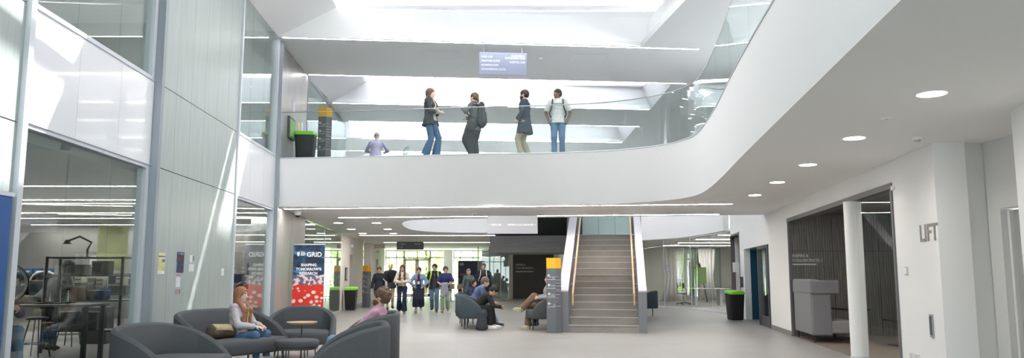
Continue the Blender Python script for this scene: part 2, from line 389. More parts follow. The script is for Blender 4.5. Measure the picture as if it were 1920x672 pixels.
struct(m.build('wall_brown_recess',mat('taupe_panel',(.17,.15,.135),.6)))

# ---- curved meeting-room glazing and the white band above --------------------
cg=smoothcurve([(7.30,26.1),(7.22,28.0),(6.95,30.2),(6.4,32.0),(5.6,33.5),(4.6,34.7),(3.4,35.6)],8)
m=MB()
for a,b in zip(cg,cg[1:]): m.wall(b,a,Z1-.05,Z3,-.2)
struct(m.build('wall_curved',FASC,smooth=True))
e=struct(empty('window_5',(0,0,0)))
seg=resample(cg,2.1); m=MB(); mt=MB(); mb=MB()
fine=[]
m.add([(x,y,z) for x,y in cg for z in (.05,Z1-.06)],[(2*i,2*i+2,2*i+3,2*i+1) for i in range(len(cg)-1)])
for a,b in zip(cg,cg[1:]): mb.wall(b,a,0,.05,-.05)
m.build('pane',GLASSG,e,smooth='all'); mb.build('window_frame',FRAMEL,e)
for a in seg[1:-1]: mt.box((a[0]-.012,a[1]-.012,.05),(a[0]+.012,a[1]+.012,Z1-.06))
mt.build('glazing_joint',FRAMEL,e)
# rooms behind the curved glass
m=MB(); m.wall((12,42),(3.3,42),0,Z1,-.1); m.wall((12,24.),(12,42),0,Z1,.1); struct(m.build('wall_meeting_back',mat('meeting_wall',(.62,.62,.58),.8)))
m=MB(); m.prism([(7.4,26),(12,26),(12,42),(3.3,42),(3.3,35.8),(4.7,34.95),(5.8,33.6),(6.6,32.1),(7.15,30.2),(7.42,28)],Z1-.04,Z1+.05); struct(m.build('ceiling_meeting',CEIL))
m=MB(); m.wall((7.5,26.15),(12,26.15),0,Z1,.1); struct(m.build('wall_meeting_front',WHITE))
# ---- far end ----------------------------------------------------------------
FX=lambda px:(px-960)*48/1467.
BRONZE=mat('bronze_frame',(.26,.235,.19),.45,.3)
k=6
def facade(x0,x1,muls,Y=48,m_=BRONZE,door=None,tz=2.35):
    global k
    e=struct(empty('window_%d'%k,(x0,Y,0))); k+=1; L=x1-x0
    m=MB(); m.box((.03,.03,.06),(L-.03,.045,Z1-.06)); m.build('pane',GLASS,e)
    m=MB(); m.box((0,0,Z1-.06),(L,.08,Z1)); m.box((0,0,0),(L,.08,.06)); m.box((0,0,tz),(L,.07,tz+.08))
    for q in [0,L-.05]+[u-x0 for u in muls]: m.box((q,0,.06),(q+.05,.08,Z1-.06))
    m.build('window_frame',m_,e)
facade(-16,FX(712),[-14.5,-13,-11.5,-10,-9.2])
facade(FX(722),FX(757),[FX(742)])
facade(FX(806),FX(834),[])
facade(FX(850),FX(905),[FX(862),FX(886)],m_=FRAME)
facade(FX(757),FX(806),[FX(781)],tz=2.32)
e=struct(empty('door_3',(FX(758),47.9,0)))
for sgn,(xa,xb) in ((1,(0,.77)),(-1,(.79,1.57))):
    m=MB(); m.box((xa,0,0),(xa+.10,.06,2.3)); m.box((xb-.10,0,0),(xb,.06,2.3)); m.box((xa,0,2.2),(xb,.06,2.3)); m.box((xa,0,0),(xb,.06,.18)); m.build('door_leaf',BRONZE,e)
    hx=xb-.14 if sgn==1 else xa+.14
    m=MB(); m.tube([(hx,-.06,.9),(hx,-.06,1.4)],.015); m.tube([(hx,-.06,.95),(hx,.0,.95)],.012); m.tube([(hx,-.06,1.35),(hx,.0,1.35)],.012); m.build('door_handle',CHROME,e)
m=MB(); m.box((FX(712),47.7,0),(FX(722),48.2,Z1)); m.box((FX(834),47.2,0),(FX(850),48.1,Z1)); m.box((-8.9,47.6,0),(-8.3,48.1,Z1)); struct(m.build('wall_far_pier',WHITE))
m=MB(); m.wall((-6.28,28.5),(-6.42,30.9),0,Z1,.35); m.wall((-6.42,30.9),(-6.5,31.8),2.12,Z1,.35); m.wall((-6.5,31.8),(-6.62,34.6),0,Z1,.35)
m.wall((-6.76,37.4),(-6.86,39.4),0,Z1,.35); m.wall((-6.86,39.4),(-6.9,40.2),2.12,Z1,.35); m.wall((-6.9,40.2),(-7.05,43),0,Z1,.35)
struct(m.build('wall_far_left',mat('warm_wall',(.75,.69,.66),.8)))
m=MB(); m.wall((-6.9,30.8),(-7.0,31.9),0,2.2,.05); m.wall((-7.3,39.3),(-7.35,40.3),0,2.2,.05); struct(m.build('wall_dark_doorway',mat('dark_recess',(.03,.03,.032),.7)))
m=MB(); m.wall((-6.30,28.52),(-6.63,34.6),0,.1,-.012); struct(m.build('baseboard_left',mat('skirting_grey',(.2,.2,.2))))
# glass bay between the wood wall and the far-left wall
e=struct(empty('window_30',(-5.62,20.95,0)))
m=MB(); m.wall((0,0),(-.62,7.5),.05,Z1-.03,.012); m.build('pane',GLASSG,e)
m=MB(); m.wall((0,0),(-.62,7.5),0,.05,.06); m.wall((0,0),(-.008,.06),.05,Z1-.03,.06); m.wall((-.3,3.7),(-.305,3.74),.05,Z1-.03,.05); m.build('window_frame',FRAMEL,e)
# partitions and dark wood doors at the far right
m=MB(); m.box((.05,44,0),(2.35,44.1,2.55)); struct(m.build('door_4',DOORWOOD))
m=MB(); m.box((-.22,43.9,0),(.05,44.2,Z1)); m.box((2.35,43.9,0),(2.62,44.2,Z1)); m.box((.05,43.95,2.55),(2.35,44.15,Z1)); m.box((2.9,43.9,0),(3.4,44.2,Z1)); struct(m.build('wall_far_right',mat('warm_wall',(.75,.69,.66),.8)))
e=struct(empty('window_31',(-1.85,42.,0)))
m=MB(); m.box((0,0,.06),(1.75,.015,Z1-.05)); m.build('pane',GLASSG,e)
m=MB(); 
for x in (0,.62,1.22,1.7): m.box((x,-.03,0),(x+.05,.05,Z1))
m.box((0,-.03,0),(1.75,.05,.06)); m.build('window_frame',mat('sand_frame',(.45,.42,.38),.5),e)
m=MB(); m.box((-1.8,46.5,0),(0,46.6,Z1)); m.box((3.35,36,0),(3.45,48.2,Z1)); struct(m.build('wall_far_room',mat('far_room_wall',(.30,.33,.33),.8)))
m=MB(); m.box((-1.75,47.9,0),(3.4,48.1,Z1)); m.box((-16.15,24.3,0),(-16.05,48.2,Z1)); struct(m.build('wall_far_end',WHITE))

# ---- upper level ------------------------------------------------------------
m=MB()
def plate(m,x0,x1,Y0,Y1,z=Z3,t=.12,mi=0):
    m.prism([(x0,yk(Y0,x0)),(x1,yk(Y0,x1)),(x1,yk(Y1,x1)),(x0,yk(Y1,x0))],z,z+t,mi)
XL,XR=-6.2,4.5
bands=[(17.19,20.66),(23.93,27.02),(30.27,33.62),(36.9,41.5)]
for i,(a,b) in enumerate(bands): plate(m,XL if i==0 else -16.2,XR,a,b)
# right of the coffers
m.prism([(XR,yk(17.19,XR)),(13,yk(17.19,13)),(13,43),(XR,43)],Z3,Z3+.12)
# side strip over the gallery, nearer than the first band: its left edge is the edge of the roof light
re_=[(3.05,17.78),(3.40,14.65),(3.2,9),(3.0,4),(2.9,-6.2)]
m.prism(re_+[(13,-6.2),(13,yk(17.19,13)),(3.06,17.79)],Z3,Z3+.12)
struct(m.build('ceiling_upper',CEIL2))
# coffers: sloped white facets up to the glass
ZT=7.38
def coffer(m,pl,ph,mi=0):
    n=len(pl)
    for i in range(n):
        j=(i+1)%n
        m.add([(*pl[i],Z3),(*pl[j],Z3),(*ph[j],ZT),(*ph[i],ZT)],[(0,1,2,3),(3,2,1,0)],mi)
def loop(x0,x1,Y0,Y1): return [(x0,yk(Y0,x0)),(x1,yk(Y0,x1)),(x1,yk(Y1,x1)),(x0,yk(Y1,x0))]
m=MB()
cof=[(20.66,23.93),(27.02,30.27),(33.62,36.9)]
for a,b in cof: coffer(m,loop(-5.6 if a<25 else -7.5,XR,a,b),loop(-4.55 if a<25 else -6.4,XR-.25,a+.1,b+.08))
# main roof light: left facet, far facet, right facet
far=(17.19,17.14)
L0=[(lwx(-6),-6.),(-5.28,yk(17.19,-5.28)),(3.05,17.78),(3.40,14.65),(3.2,9.),(3.0,4.),(2.9,-6.2)]
L1=[(-2.95,-6.),(-4.0,yk(17.17,-4.0)),(3.28,17.86),(3.56,14.65),(3.36,9.),(3.16,4.),(3.06,-6.2)]
for i in range(len(L0)-1):
    m.add([(*L0[i],Z3),(*L0[i+1],Z3),(*L1[i+1],ZT),(*L1[i],ZT)],[(0,1,2,3),(3,2,1,0)],0)
struct(m.build('ceiling_rooflight_facets',FASC))
# roof deck; its openings out of view are shaped for sun patches and daylight
def deck(m,x0,x1,y0,y1,holes,z0,z1):
    X=sorted({x0,x1,*[h[0] for h in holes],*[h[1] for h in holes]}); Y=sorted({y0,y1,*[h[2] for h in holes],*[h[3] for h in holes]})
    for a,b in zip(X,X[1:]):
        for c,d in zip(Y,Y[1:]):
            cx,cyy=(a+b)/2,(c+d)/2
            if any(h[0]<cx<h[1] and h[2]<cyy<h[3] for h in holes): continue
            m.box((a,c,z0),(b,d,z1))
HOLES=[(-4.05,3.7,16.45,17.95),(-1.0,.8,-5,7.),(-3.8,-2.86,7.4,10.55),(-2.74,-2.05,7.4,10.55)]
DIFF=[(-3.4,2.7,10.8,16.2),(-1.5,2.5,7.4,10.4)]  # opal panels added out of view to spread soft daylight onto the fascia
HOLES+=DIFF
HOLES+=[(-4.6,XR-.2,20.75,24.45),(-6.5,XR-.2,27.1,30.8),(-6.5,XR-.2,33.7,37.4)]
m=MB(); deck(m,-16.3,13,-6.3,44,HOLES,ZT,ZT+.2); struct(m.build('ceiling_roof_deck',FASC))
m=MB()
for h in DIFF: m.quad((h[0],h[2],ZT+.22),(h[1],h[2],ZT+.22),(h[1],h[3],ZT+.22),(h[0],h[3],ZT+.22))
dm=bpy.data.materials.new('opal_light_diffuser'); dm.use_nodes=True; nt=dm.node_tree; nt.nodes.clear()
o_=nt.nodes.new('ShaderNodeOutputMaterial'); t_=nt.nodes.new('ShaderNodeBsdfTranslucent'); t_.inputs[0].default_value=(OPAL,OPAL*1.01,OPAL*1.02,1); nt.links.new(t_.outputs[0],o_.inputs[0])
struct(m.build('window_40',dm))
m=MB()
for h in HOLES[:4]: m.box((h[0],h[2],ZT+.22),(h[1],h[3],ZT+.235))
struct(m.build('window_42',glassmat('tinted_roof_glass',(TINT,TINT,TINT*1.01),.5)))
m=MB()
for h in HOLES[6:]: m.box((h[0],h[2],ZT+.22),(h[1],h[3],ZT+.235))
struct(m.build('window_41',glassmat('solar_control_glass',(.85,.85,.86),.5)))
m=MB()
for y in (1.,4.): m.box((-1.,y,ZT+.02),(.8,y+.08,ZT+.2))
for y in (12.,13.4,14.8): m.box((-3.4,y,ZT+.02),(2.7,y+.08,ZT+.2))
struct(m.build('trim_20',FRAMEL))
# unseen slabs added above the roof to block sun and trim its patches
m=MB(); m.box((-1.62,17.2,9.0),(5.2,19.6,9.1))
for a_ in (21.5,27.9,34.5): m.box((-8,a_,9.0),(6.2,a_+4.2,9.1))
struct(m.build('trim_21',FRAMEL))
# upper end walls
m=MB(); m.box((-16.2,41.5,Z2),(13,41.6,Z3)); m.box((-16.2,17.6,Z2),(-16.1,41.5,Z3)); m.box((12.9,-6,Z2),(13,41.5,Z3)); struct(m.build('wall_upper_back',mat('upper_wall',(.68,.70,.70),.8)))
m=MB(); m.wall((-6.0,27.4),(-8.3,36),Z2,Z3,.1); m.wall((-8.3,36),(-8.6,41.5),Z2,Z3,.1); struct(m.build('wall_upper_left',WHITE))
e=struct(empty('window_32',(-5.5,20.5,Z2)))
m=MB(); m.wall((0,0),(-.45,6.9),.05,Z3-Z2-.03,.012); m.build('pane',GLASSG,e)
m=MB(); m.wall((0,0),(-.45,6.9),Z3-Z2-.06,Z3-Z2,.06); m.wall((0,0),(-.45,6.9),0,.05,.06); m.wall((-.448,6.85),(-.452,6.92),.05,Z3-Z2-.03,.06); m.wall((0,0),(-.004,.05),.05,Z3-Z2-.03,.06); m.wall((-.15,2.3),(-.154,2.34),.05,Z3-Z2-.03,.05)
m.build('window_frame',FRAME,e)
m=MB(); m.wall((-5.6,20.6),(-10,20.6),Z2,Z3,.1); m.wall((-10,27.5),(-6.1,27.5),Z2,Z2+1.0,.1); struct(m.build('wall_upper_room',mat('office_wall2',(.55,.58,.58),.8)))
# rear wall of the atrium (behind the camera) with its tall glazing
m=MB(); m.box((-5.2,-6.3,0),(13,-6.1,.4)); m.box((-5.2,-6.3,6.2),(13,-6.1,7.4)); m.box((3.4,-6.3,0),(13,-6.1,7.4)); m.box((-5.2,-6.3,.4),(-3.5,-6.1,6.2)); struct(m.build('wall_rear',WHITE))
e=struct(empty('window_33',(-3.5,-6.2,.4)))
m=MB(); m.box((0,0,0),(6.9,.015,5.8)); m.build('pane',GLASS,e)
m=MB()
for i in range(6): m.box((i*1.37,-.04,0),(i*1.37+.06,.06,5.8))
m.box((0,-.04,2.4),(6.9,.06,2.5)); m.build('window_frame',FRAME,e)
PORTALS=[((-.17,17.2,ZT+.1),(7.6,1.4)),((-.1,1.,ZT+.1),(1.8,12.)),((-2.9,9,ZT+.1),(1.8,3.1)),((-.2,22.6,ZT+.1),(8.9,3.7)),((-1.1,29,ZT+.1),(10.8,3.7)),((-1.1,35.5,ZT+.1),(10.8,3.7)),
 ((-.05,-6.1,3.3),(6.9,5.8),(math.pi/2,0,0)),((-9.,47.9,1.4),(14,2.8),(-math.pi/2,0,0))]

# ---- linear lights ----------------------------------------------------------
def strip(a,b,z,wd,label,group,n='linear_ceiling_light',led=None):
    a=Vector((*a,z));b=Vector((*b,z)); L=(b-a).length
    e=empty(n,a,math.atan2(b.y-a.y,b.x-a.x),label,'ceiling light',group)
    m=MB(); m.box((0,-wd/2,-.006),(L,wd/2,-.001)); m.build('diffuser',led or (LEDG if z<3 and a.x>-5.8 else LEDL if z<3 else LED),e)
    m=MB(); m.box((0,-wd/2-.008,-.004),(L,-wd/2,0)); m.box((0,wd/2,-.004),(L,wd/2+.008,0)); m.build('housing',FRAMEL,e)
def ustrip(Y,x0,x1,lab): strip((x0,yk(Y,x0)),(x1,yk(Y,x1)),Z3,.045,lab,'linear lights of the upper ceiling')
ustrip(17.26,-5.2,4.45,'long linear light on the near edge of the first upper ceiling band')
ustrip(20.56,-5.45,4.9,'long linear light on the far edge of the first upper ceiling band')
ustrip(24.02,-5.6,4.45,'linear light on the near edge of the second upper ceiling band')
ustrip(26.92,-5.7,4.6,'linear light on the far edge of the second upper ceiling band')
ustrip(30.36,-5.9,4.45,'linear light on the near edge of the third upper ceiling band')
ustrip(33.5,-7.,4.6,'linear light on the far edge of the third upper ceiling band')
ustrip(37.0,-8.0,4.6,'farthest linear light of the upper ceiling, low above the walkway')
strip((-5.3,18.02),(4.77,16.75),Z1,.05,'linear light under the walkway along the white fascia','linear lights under the walkway')
strip((-4.64,20.75),(5.24,19.6),Z1,.05,'linear light under the walkway along its rear edge behind the hanging sign','linear lights under the walkway')
strip((-5.9,30.1),(1.,30.1),Z1,.05,'linear light of the ground floor ceiling just behind the oval opening','linear lights of the rear ceiling')
strip((-6.0,36.5),(1.,36.5),Z1,.06,'linear light of the ground floor ceiling over the far passage','linear lights of the rear ceiling')
for Y_,s_ in ((29.,'nearest'),(32.5,'second'),(36,'third'),(39.5,'farthest')): strip((7.7,Y_),(11.5,Y_),Z1-.04,.05,s_+' linear light inside the curved glass meeting room','meeting room lights')
strip((-12,33),(-7.2,33),Z1,.06,'linear light of the ceiling over the cafe behind the glass','linear lights of the rear ceiling')
for i,(Y,s) in enumerate(((13.2,'nearest'),(15.6,'second nearest'),(16.4,'third'),(18.9,'fourth'),(20.7,'fifth'),(23.4,'farthest'))):
    strip((-14.5,Y),(-5.95,Y),Z1-.02,.05,s+' linear light of the lab ceiling behind the glass','lab ceiling lights')
for i,(Y,xa,xb) in enumerate(((9.,-7.6,-6.6),(10.6,-10.5,-5.7),(13.4,-10.,-6.))):
    strip((xa,Y),(xb,Y),6.6,.07,['short','long','far'][i]+' linear light of the upper office ceiling','office ceiling lights')
def downlight(x,y,z,label,r=.105,group='round downlights'):
    e=empty('round_downlight',(x,y,z),0,label,'ceiling light',group)
    m=MB(); m.lathe([(r,-.003),(r,-.006)],n=28); m.build('lens',LEDW,e)
    l=bpy.data.lights.new('downlight_lamp','AREA'); l.shape='DISK'; l.size=r*2; l.energy=DLW; l.color=(1,.95,.90); l.spread=R(150); o=bpy.data.objects.new('downlight_lamp',l); COL.objects.link(o); o.parent=e; o.location=(0,0,-.012)
    m=MB(); m.lathe([(r,-.0045),(r+.012,-.005),(r+.014,0)],n=28); m.build('trim_ring',WHITE,e)
for (x,y),s in zip(((3.58,6.48),(3.86,8.63),(4.14,10.75),(4.41,12.81),(4.68,14.88)),('largest and nearest round downlight over the gallery side','second nearest round downlight over the gallery side','middle round downlight over the gallery side','fourth round downlight over the gallery side','farthest and smallest round downlight over the gallery side')):
    downlight(x,y,Z1,s,.115,'round downlights over the gallery side')
for (x,y),s in zip(((-5.13,22.9),(-4.0,22.9),(-5.37,25.96),(-4.16,25.96),(-5.5,28.61),(-4.38,28.61)),('nearest on the glass side','nearest on the oval opening side','middle on the glass side','middle on the oval opening side','farthest on the glass side','farthest on the oval opening side')):
    downlight(x,y,Z1,'round downlight left of the oval ceiling opening, '+s,.13,'round downlights left of the oval opening')
# ================================================================ figures: smooth unions of limbs, meshed as one surface
def nrm(v): v=np.asarray(v,float); return v/max(np.linalg.norm(v),1e-9)
def V3(*a): return np.array(a,float)
def cap(a,b,ra,rb,k=.02,flat=False,sq=None,neg=False): return dict(t='c',a=V3(*a),b=V3(*b),ra=ra,rb=rb,k=k,flat=flat,sq=sq,neg=neg)
def ell(c,r,k=.02,M=None,neg=False): return dict(t='e',c=V3(*c),r=V3(*r),k=k,M=M,neg=neg)
def sd(p,P):
    if p['t']=='c':
        a,b=p['a'],p['b']; ba=b-a; L2=ba@ba+1e-12
        q=P-a
        if p['sq'] is not None:
            ax,f=p['sq']; q=q+np.multiply.outer(q@ax*(1/f-1),ax); ba=ba+ax*(ba@ax)*(1/f-1); L2=ba@ba+1e-12
        h=np.clip(q@ba/L2,0,1); d=np.linalg.norm(q-h[...,None]*ba,axis=-1)-(p['ra']+h*(p['rb']-p['ra']))
        if p['sq'] is not None: d*= .5+.5*f
        if p['flat']:
            L=math.sqrt(L2); e=(q@ba)/L-L
            d=np.maximum(d,e)
            if p['flat']=='both': d=np.maximum(d,-(q@ba)/L)
        return d
    q=P-p['c']
    if p['M'] is not None: q=q@p['M'].T
    k0=np.linalg.norm(q/p['r'],axis=-1); k1=np.linalg.norm(q/p['r']**2,axis=-1)+1e-9
    return k0*(k0-1)/k1
def pb(p):
    m=p['k']*1.0
    if p['t']=='c':
        e=max(p['ra'],p['rb']); return np.minimum(p['a'],p['b'])-e-m, np.maximum(p['a'],p['b'])+e+m
    e=p['r'].max(); return p['c']-e-m,p['c']+e+m
def mesh_sdf(prims,h,cuts=()):
    """surface nets over the smooth union of prims"""
    pos=[p for p in prims if not p['neg']]
    lo=np.min([pb(p)[0] for p in pos],0)-2*h; hi=np.max([pb(p)[1] for p in pos],0)+2*h
    n=np.ceil((hi-lo)/h).astype(int)+1
    D=np.full(n,.5,np.float32)
    ax=[lo[i]+np.arange(n[i])*h for i in range(3)]
    for p in prims:
        a,b=pb(p); i0=np.clip(np.floor((a-lo)/h).astype(int)-1,0,n-1); i1=np.clip(np.ceil((b-lo)/h).astype(int)+2,1,n)
        if (i1<=i0).any(): continue
        g=np.stack(np.meshgrid(ax[0][i0[0]:i1[0]],ax[1][i0[1]:i1[1]],ax[2][i0[2]:i1[2]],indexing='ij'),-1)
        d=sd(p,g); S=D[i0[0]:i1[0],i0[1]:i1[1],i0[2]:i1[2]]; k=max(p['k'],1e-4)
        if p['neg']:
            hh=np.clip(.5-.5*(S+d)/k,0,1); S[...]=S*(1-hh)-d*hh+k*hh*(1-hh)
        else:
            hh=np.clip(.5+.5*(d-S)/k,0,1); S[...]=d*(1-hh)+S*hh-k*hh*(1-hh)
    if cuts:
        g=np.stack(np.meshgrid(*ax,indexing='ij'),-1)
        for c in cuts: D=np.maximum(D,c(g)).astype(np.float32)
    ins=D<0
    c8=[(i,j,k) for i in (0,1) for j in (0,1) for k in (0,1)]
    N=n-1
    sl=lambda A,o:A[o[0]:o[0]+N[0],o[1]:o[1]+N[1],o[2]:o[2]+N[2]]
    cnt=sum(sl(ins,o).astype(np.int8) for o in c8); act=(cnt>0)&(cnt<8)
    idx=np.full(N,-1,np.int64); A=np.argwhere(act); idx[act]=np.arange(len(A))
    acc=np.zeros((len(A),3)); w=np.zeros(len(A))
    for i,o in enumerate(c8):
        for j in range(3):
            if o[j]: continue
            o2=list(o); o2[j]=1
            d0=D[A[:,0]+o[0],A[:,1]+o[1],A[:,2]+o[2]]; d1=D[A[:,0]+o2[0],A[:,1]+o2[1],A[:,2]+o2[2]]
            s=(d0<0)!=(d1<0); t=np.where(s,d0/np.where(s,d0-d1,1),0)
            P=np.tile(np.array(o,float),(len(A),1)); P[:,j]+=t
            acc[s]+=P[s]; w[s]+=1
    v=(A+acc/np.maximum(w,1)[:,None])*h+lo
    quads=[]
    for j in range(3):
        u,w2=[q for q in range(3) if q!=j]
        s0=[slice(None)]*3; s1=[slice(None)]*3; s0[j]=slice(0,-1); s1[j]=slice(1,None)
        f0=ins[tuple(s0)]; f1=ins[tuple(s1)]; E=np.argwhere(f0!=f1)
        E=E[(E[:,u]>0)&(E[:,w2]>0)&(E[:,u]<N[u])&(E[:,w2]<N[w2])]
        if not len(E): continue
        def at(du,dw): Q=E.copy(); Q[:,u]-=du; Q[:,w2]-=dw; return idx[Q[:,0],Q[:,1],Q[:,2]]
        q=np.stack([at(0,0),at(1,0),at(1,1),at(0,1)],1)
        inside=f0[E[:,0],E[:,1],E[:,2]]
        flip=inside if j!=1 else ~inside
        q[flip]=q[flip][:,::-1]
        quads.append(q)
    q=np.concatenate(quads); q=q[(q>=0).all(1)][:,::-1]
    for _ in range(1):                                    # one light smoothing pass
        s=np.zeros_like(v); c=np.zeros(len(v))
        for a,b in ((0,1),(1,2),(2,3),(3,0)):
            np.add.at(s,q[:,a],v[q[:,b]]); np.add.at(c,q[:,a],1); np.add.at(s,q[:,b],v[q[:,a]]); np.add.at(c,q[:,b],1)
        v=v*.6+.4*s/np.maximum(c,1)[:,None]
    return v,q
def mk(name,prims,h,m,parent,scale=1.,cuts=(),crease=0.,cf=30.,paint=None,mats=None):
    v,q=mesh_sdf(prims,h,cuts)
    if crease:
        x,y,z=v.T
        w=np.sin(x*cf+2.1*np.sin(z*cf*.7)+y*cf*.6)*np.sin(z*cf*1.3+1.3*np.sin(x*cf*.9+y*cf))
        c=v.mean(0); dirn=(v-c)*[1,1,.0]; dirn/=np.maximum(np.linalg.norm(dirn,axis=1),1e-6)[:,None]
        v=v+dirn*(w*crease)[:,None]
    me=bpy.data.meshes.new(name)
    me.vertices.add(len(v)); me.vertices.foreach_set('co',(v*scale).astype(np.float32).ravel())
    me.loops.add(q.size); me.loops.foreach_set('vertex_index',q.astype(np.int32).ravel())
    me.polygons.add(len(q)); me.polygons.foreach_set('loop_start',np.arange(0,q.size,4,dtype=np.int32)); me.polygons.foreach_set('loop_total',np.full(len(q),4,np.int32))
    for mm in (mats or [m]): me.materials.append(mm)
    if paint is not None: me.polygons.foreach_set('material_index',paint(v[q].mean(1)).astype(np.int32))
    me.polygons.foreach_set('use_smooth',np.ones(len(q),bool)); me.update(); me.validate()
    return link(name,me,parent)
def ik(a,c,l1,l2,pole):
    d=c-a; L=np.linalg.norm(d); 
    if L>(l1+l2)*.998: c=a+d/L*(l1+l2)*.998; d=c-a; L=np.linalg.norm(d)
    u=d/L; p=np.asarray(pole,float); p=nrm(p-u*(p@u)); x=(l1*l1-l2*l2+L*L)/(2*L); y=math.sqrt(max(l1*l1-x*x,0)); return a+u*x+p*y, c
def rotv(v,axis,ang): return np.array(Matrix.Rotation(ang,3,Vector(axis))@Vector(v))
SK={'light':(.62,.40,.31),'pale':(.70,.49,.40),'olive':(.45,.28,.19),'brown':(.17,.095,.06),'tan':(.42,.25,.17)}
def skin(n): return mat('skin_'+n,SK[n],.5,noise=.06,nscale=25)
def cloth(name,c,**k): return mat('cloth_'+name,c,.85,noise=k.pop('noise',.10),nscale=k.pop('nscale',30),bump=.15,bscale=220,**k)
DENIM=lambda n,c: mat('denim_'+n,c,.85,noise=.28,nscale=9,bump=.15,bscale=300)
EYEW=mat('eye_white',(.75,.73,.7),.3); IRIS=mat('iris_dark',(.03,.02,.015),.2); 
def figure(name,label,loc,rz,H=1.72,vox=.011,group=None,female=False,skn='light',
           hip=(0,0,.93),lean=0,side=0,twist=0,hyaw=0,hpitch=0,
           feet=None,footyaw=(8,-8),footpitch=(0,0),knee=((0,-1,.0),(0,-1,.0)),
           hands=None,elbow=((.5,.9,-.2),(-.5,.9,-.2)),hdir=None,palm=None,curl=.35,
           top=None,jacket=None,legs=None,shoes=None,hair=None,beard=None,bulk=1.,extras=None):
    S=H/1.75; root=empty(name,loc,rz,label,'person',group)
    F=V3(0,-1,0); X=V3(1,0,0); U=V3(0,0,1)
    u=rotv(U,X,R(lean)); u=rotv(u,(0,1,0),R(side)); f=rotv(F,X,R(lean)); x=rotv(X,U,R(twist)); f=rotv(f,U,R(twist))
    P=V3(*hip); sw=.150 if female else .172; hw=.095 if female else .09
    waist=P+u*.16; chest=P+u*.36; neck=P+u*.53; shc=P+u*.462
    S_=[shc+x*sw, shc-x*sw]                # index 0: +x side, 1: -x side
    Hp=[P+X*hw+V3(0,0,-.02), P-X*hw+V3(0,0,-.02)]
    feet=feet or ((.10,0,.09),(-.10,0,.09)); hands=hands or ((.27,-.05,.80),(-.27,-.05,.80))
    Kn=[];An=[];El=[];Wr=[]
    for i in (0,1):
        k_,a_=ik(Hp[i],V3(*feet[i]),.435,.425,knee[i]); Kn.append(k_);An.append(a_)
        e_,w_=ik(S_[i],V3(*hands[i]),.29,.255,elbow[i]); El.append(e_);Wr.append(w_)
    hu=rotv(u*.5+U*.5,X,0); hu=nrm(hu); hu=rotv(hu,X,R(hpitch)); hf=nrm(F-hu*(F@hu)); 
    hf=rotv(hf,hu,R(hyaw)); hx=nrm(np.cross(hu,-hf)); hx=nrm(np.cross(hf,hu))*1.
    hx=-nrm(np.cross(hu,hf))*-1. ; hx=nrm(np.cross(hf,hu)); 
    if hx@X<0 and abs(hyaw)<90: hx=-hx
    Hc=neck+nrm(u*.6+hu*.4)*.125+hf*.015
    M=np.array([hx,hf,hu]); hp=lambda a,b,c: Hc+hx*a+hf*b+hu*c
    g=1.0 if not female else .94
    B=[]
    # torso
    B+= [ell(P+u*.02,(.155,.115,.12),.04,np.array([X,F,U])),cap(P+u*.05,waist,.115*bulk,.11*bulk,.05,sq=(f,.80)),
         cap(waist,chest,.112*bulk,.128*bulk,.05,sq=(f,.78)),ell(chest+u*.01,(.158*g*bulk,.108*bulk,.15),.04,np.array([x,f,u])),
         cap(shc+x*sw*.92,neck-u*.02+x*.02,.046,.05,.025),cap(shc-x*sw*.92,neck-u*.02-x*.02,.046,.05,.025),cap(shc-u*.04,neck+u*.0,.075,.054,.03),cap(neck-u*.02,Hc-hu*.03,.054*g,.050*g,.02)]
    if female: B+= [ell(chest+u*.0+x*.075+f*.085,(.06,.05,.06),.04,np.array([x,f,u])),ell(chest+u*.0-x*.075+f*.085,(.06,.05,.06),.04,np.array([x,f,u]))]
    for i in (0,1):
        B+= [cap(Hp[i],Kn[i],.088*bulk**.5,.056,.035),cap(Kn[i],An[i],.052,.036,.02),ell(Kn[i]*.72+An[i]*.28+V3(0,.012,0),(.05,.05,.09),.03),
             cap(S_[i]-x*(.006*(1 if i==0 else -1)),El[i],.045,.036,.025),cap(El[i],Wr[i],.038,.026,.012)]
    # head
    B+= [ell(hp(0,-.012,.03),(.076,.095,.088),.02,M),ell(hp(0,.022,-.035),(.060,.070,.078),.025,M),ell(hp(0,.058,-.088),(.026,.024,.022),.02,M),
         cap(hp(0,.084,.012),hp(0,.106,-.026),.009,.014,.010),ell(hp(.014,.096,-.030),(.009,.010,.008),.006,M),ell(hp(-.014,.096,-.030),(.009,.010,.008),.006,M),
         ell(hp(.077,-.005,-.005),(.010,.020,.032),.008,M),ell(hp(-.077,-.005,-.005),(.010,.020,.032),.008,M),
         ell(hp(.032,.082,.010),(.020,.014,.013),.008,M,neg=True),ell(hp(-.032,.082,.010),(.020,.014,.013),.008,M,neg=True),
         cap(hp(.050,.080,.034),hp(.015,.090,.034),.008,.008,.01),cap(hp(-.050,.080,.034),hp(-.015,.090,.034),.008,.008,.01),
         ell(hp(.031,.074,.009),(.0135,.0135,.0125),.003,M),ell(hp(-.031,.074,.009),(.0135,.0135,.0125),.003,M),
         cap(hp(.020,.084,-.055),hp(-.020,.084,-.055),.008,.008,.006),cap(hp(.016,.084,-.064),hp(-.016,.084,-.064),.008,.008,.006)]
    # hands
    HD=[]
    fr=max(.0085,vox*.78)
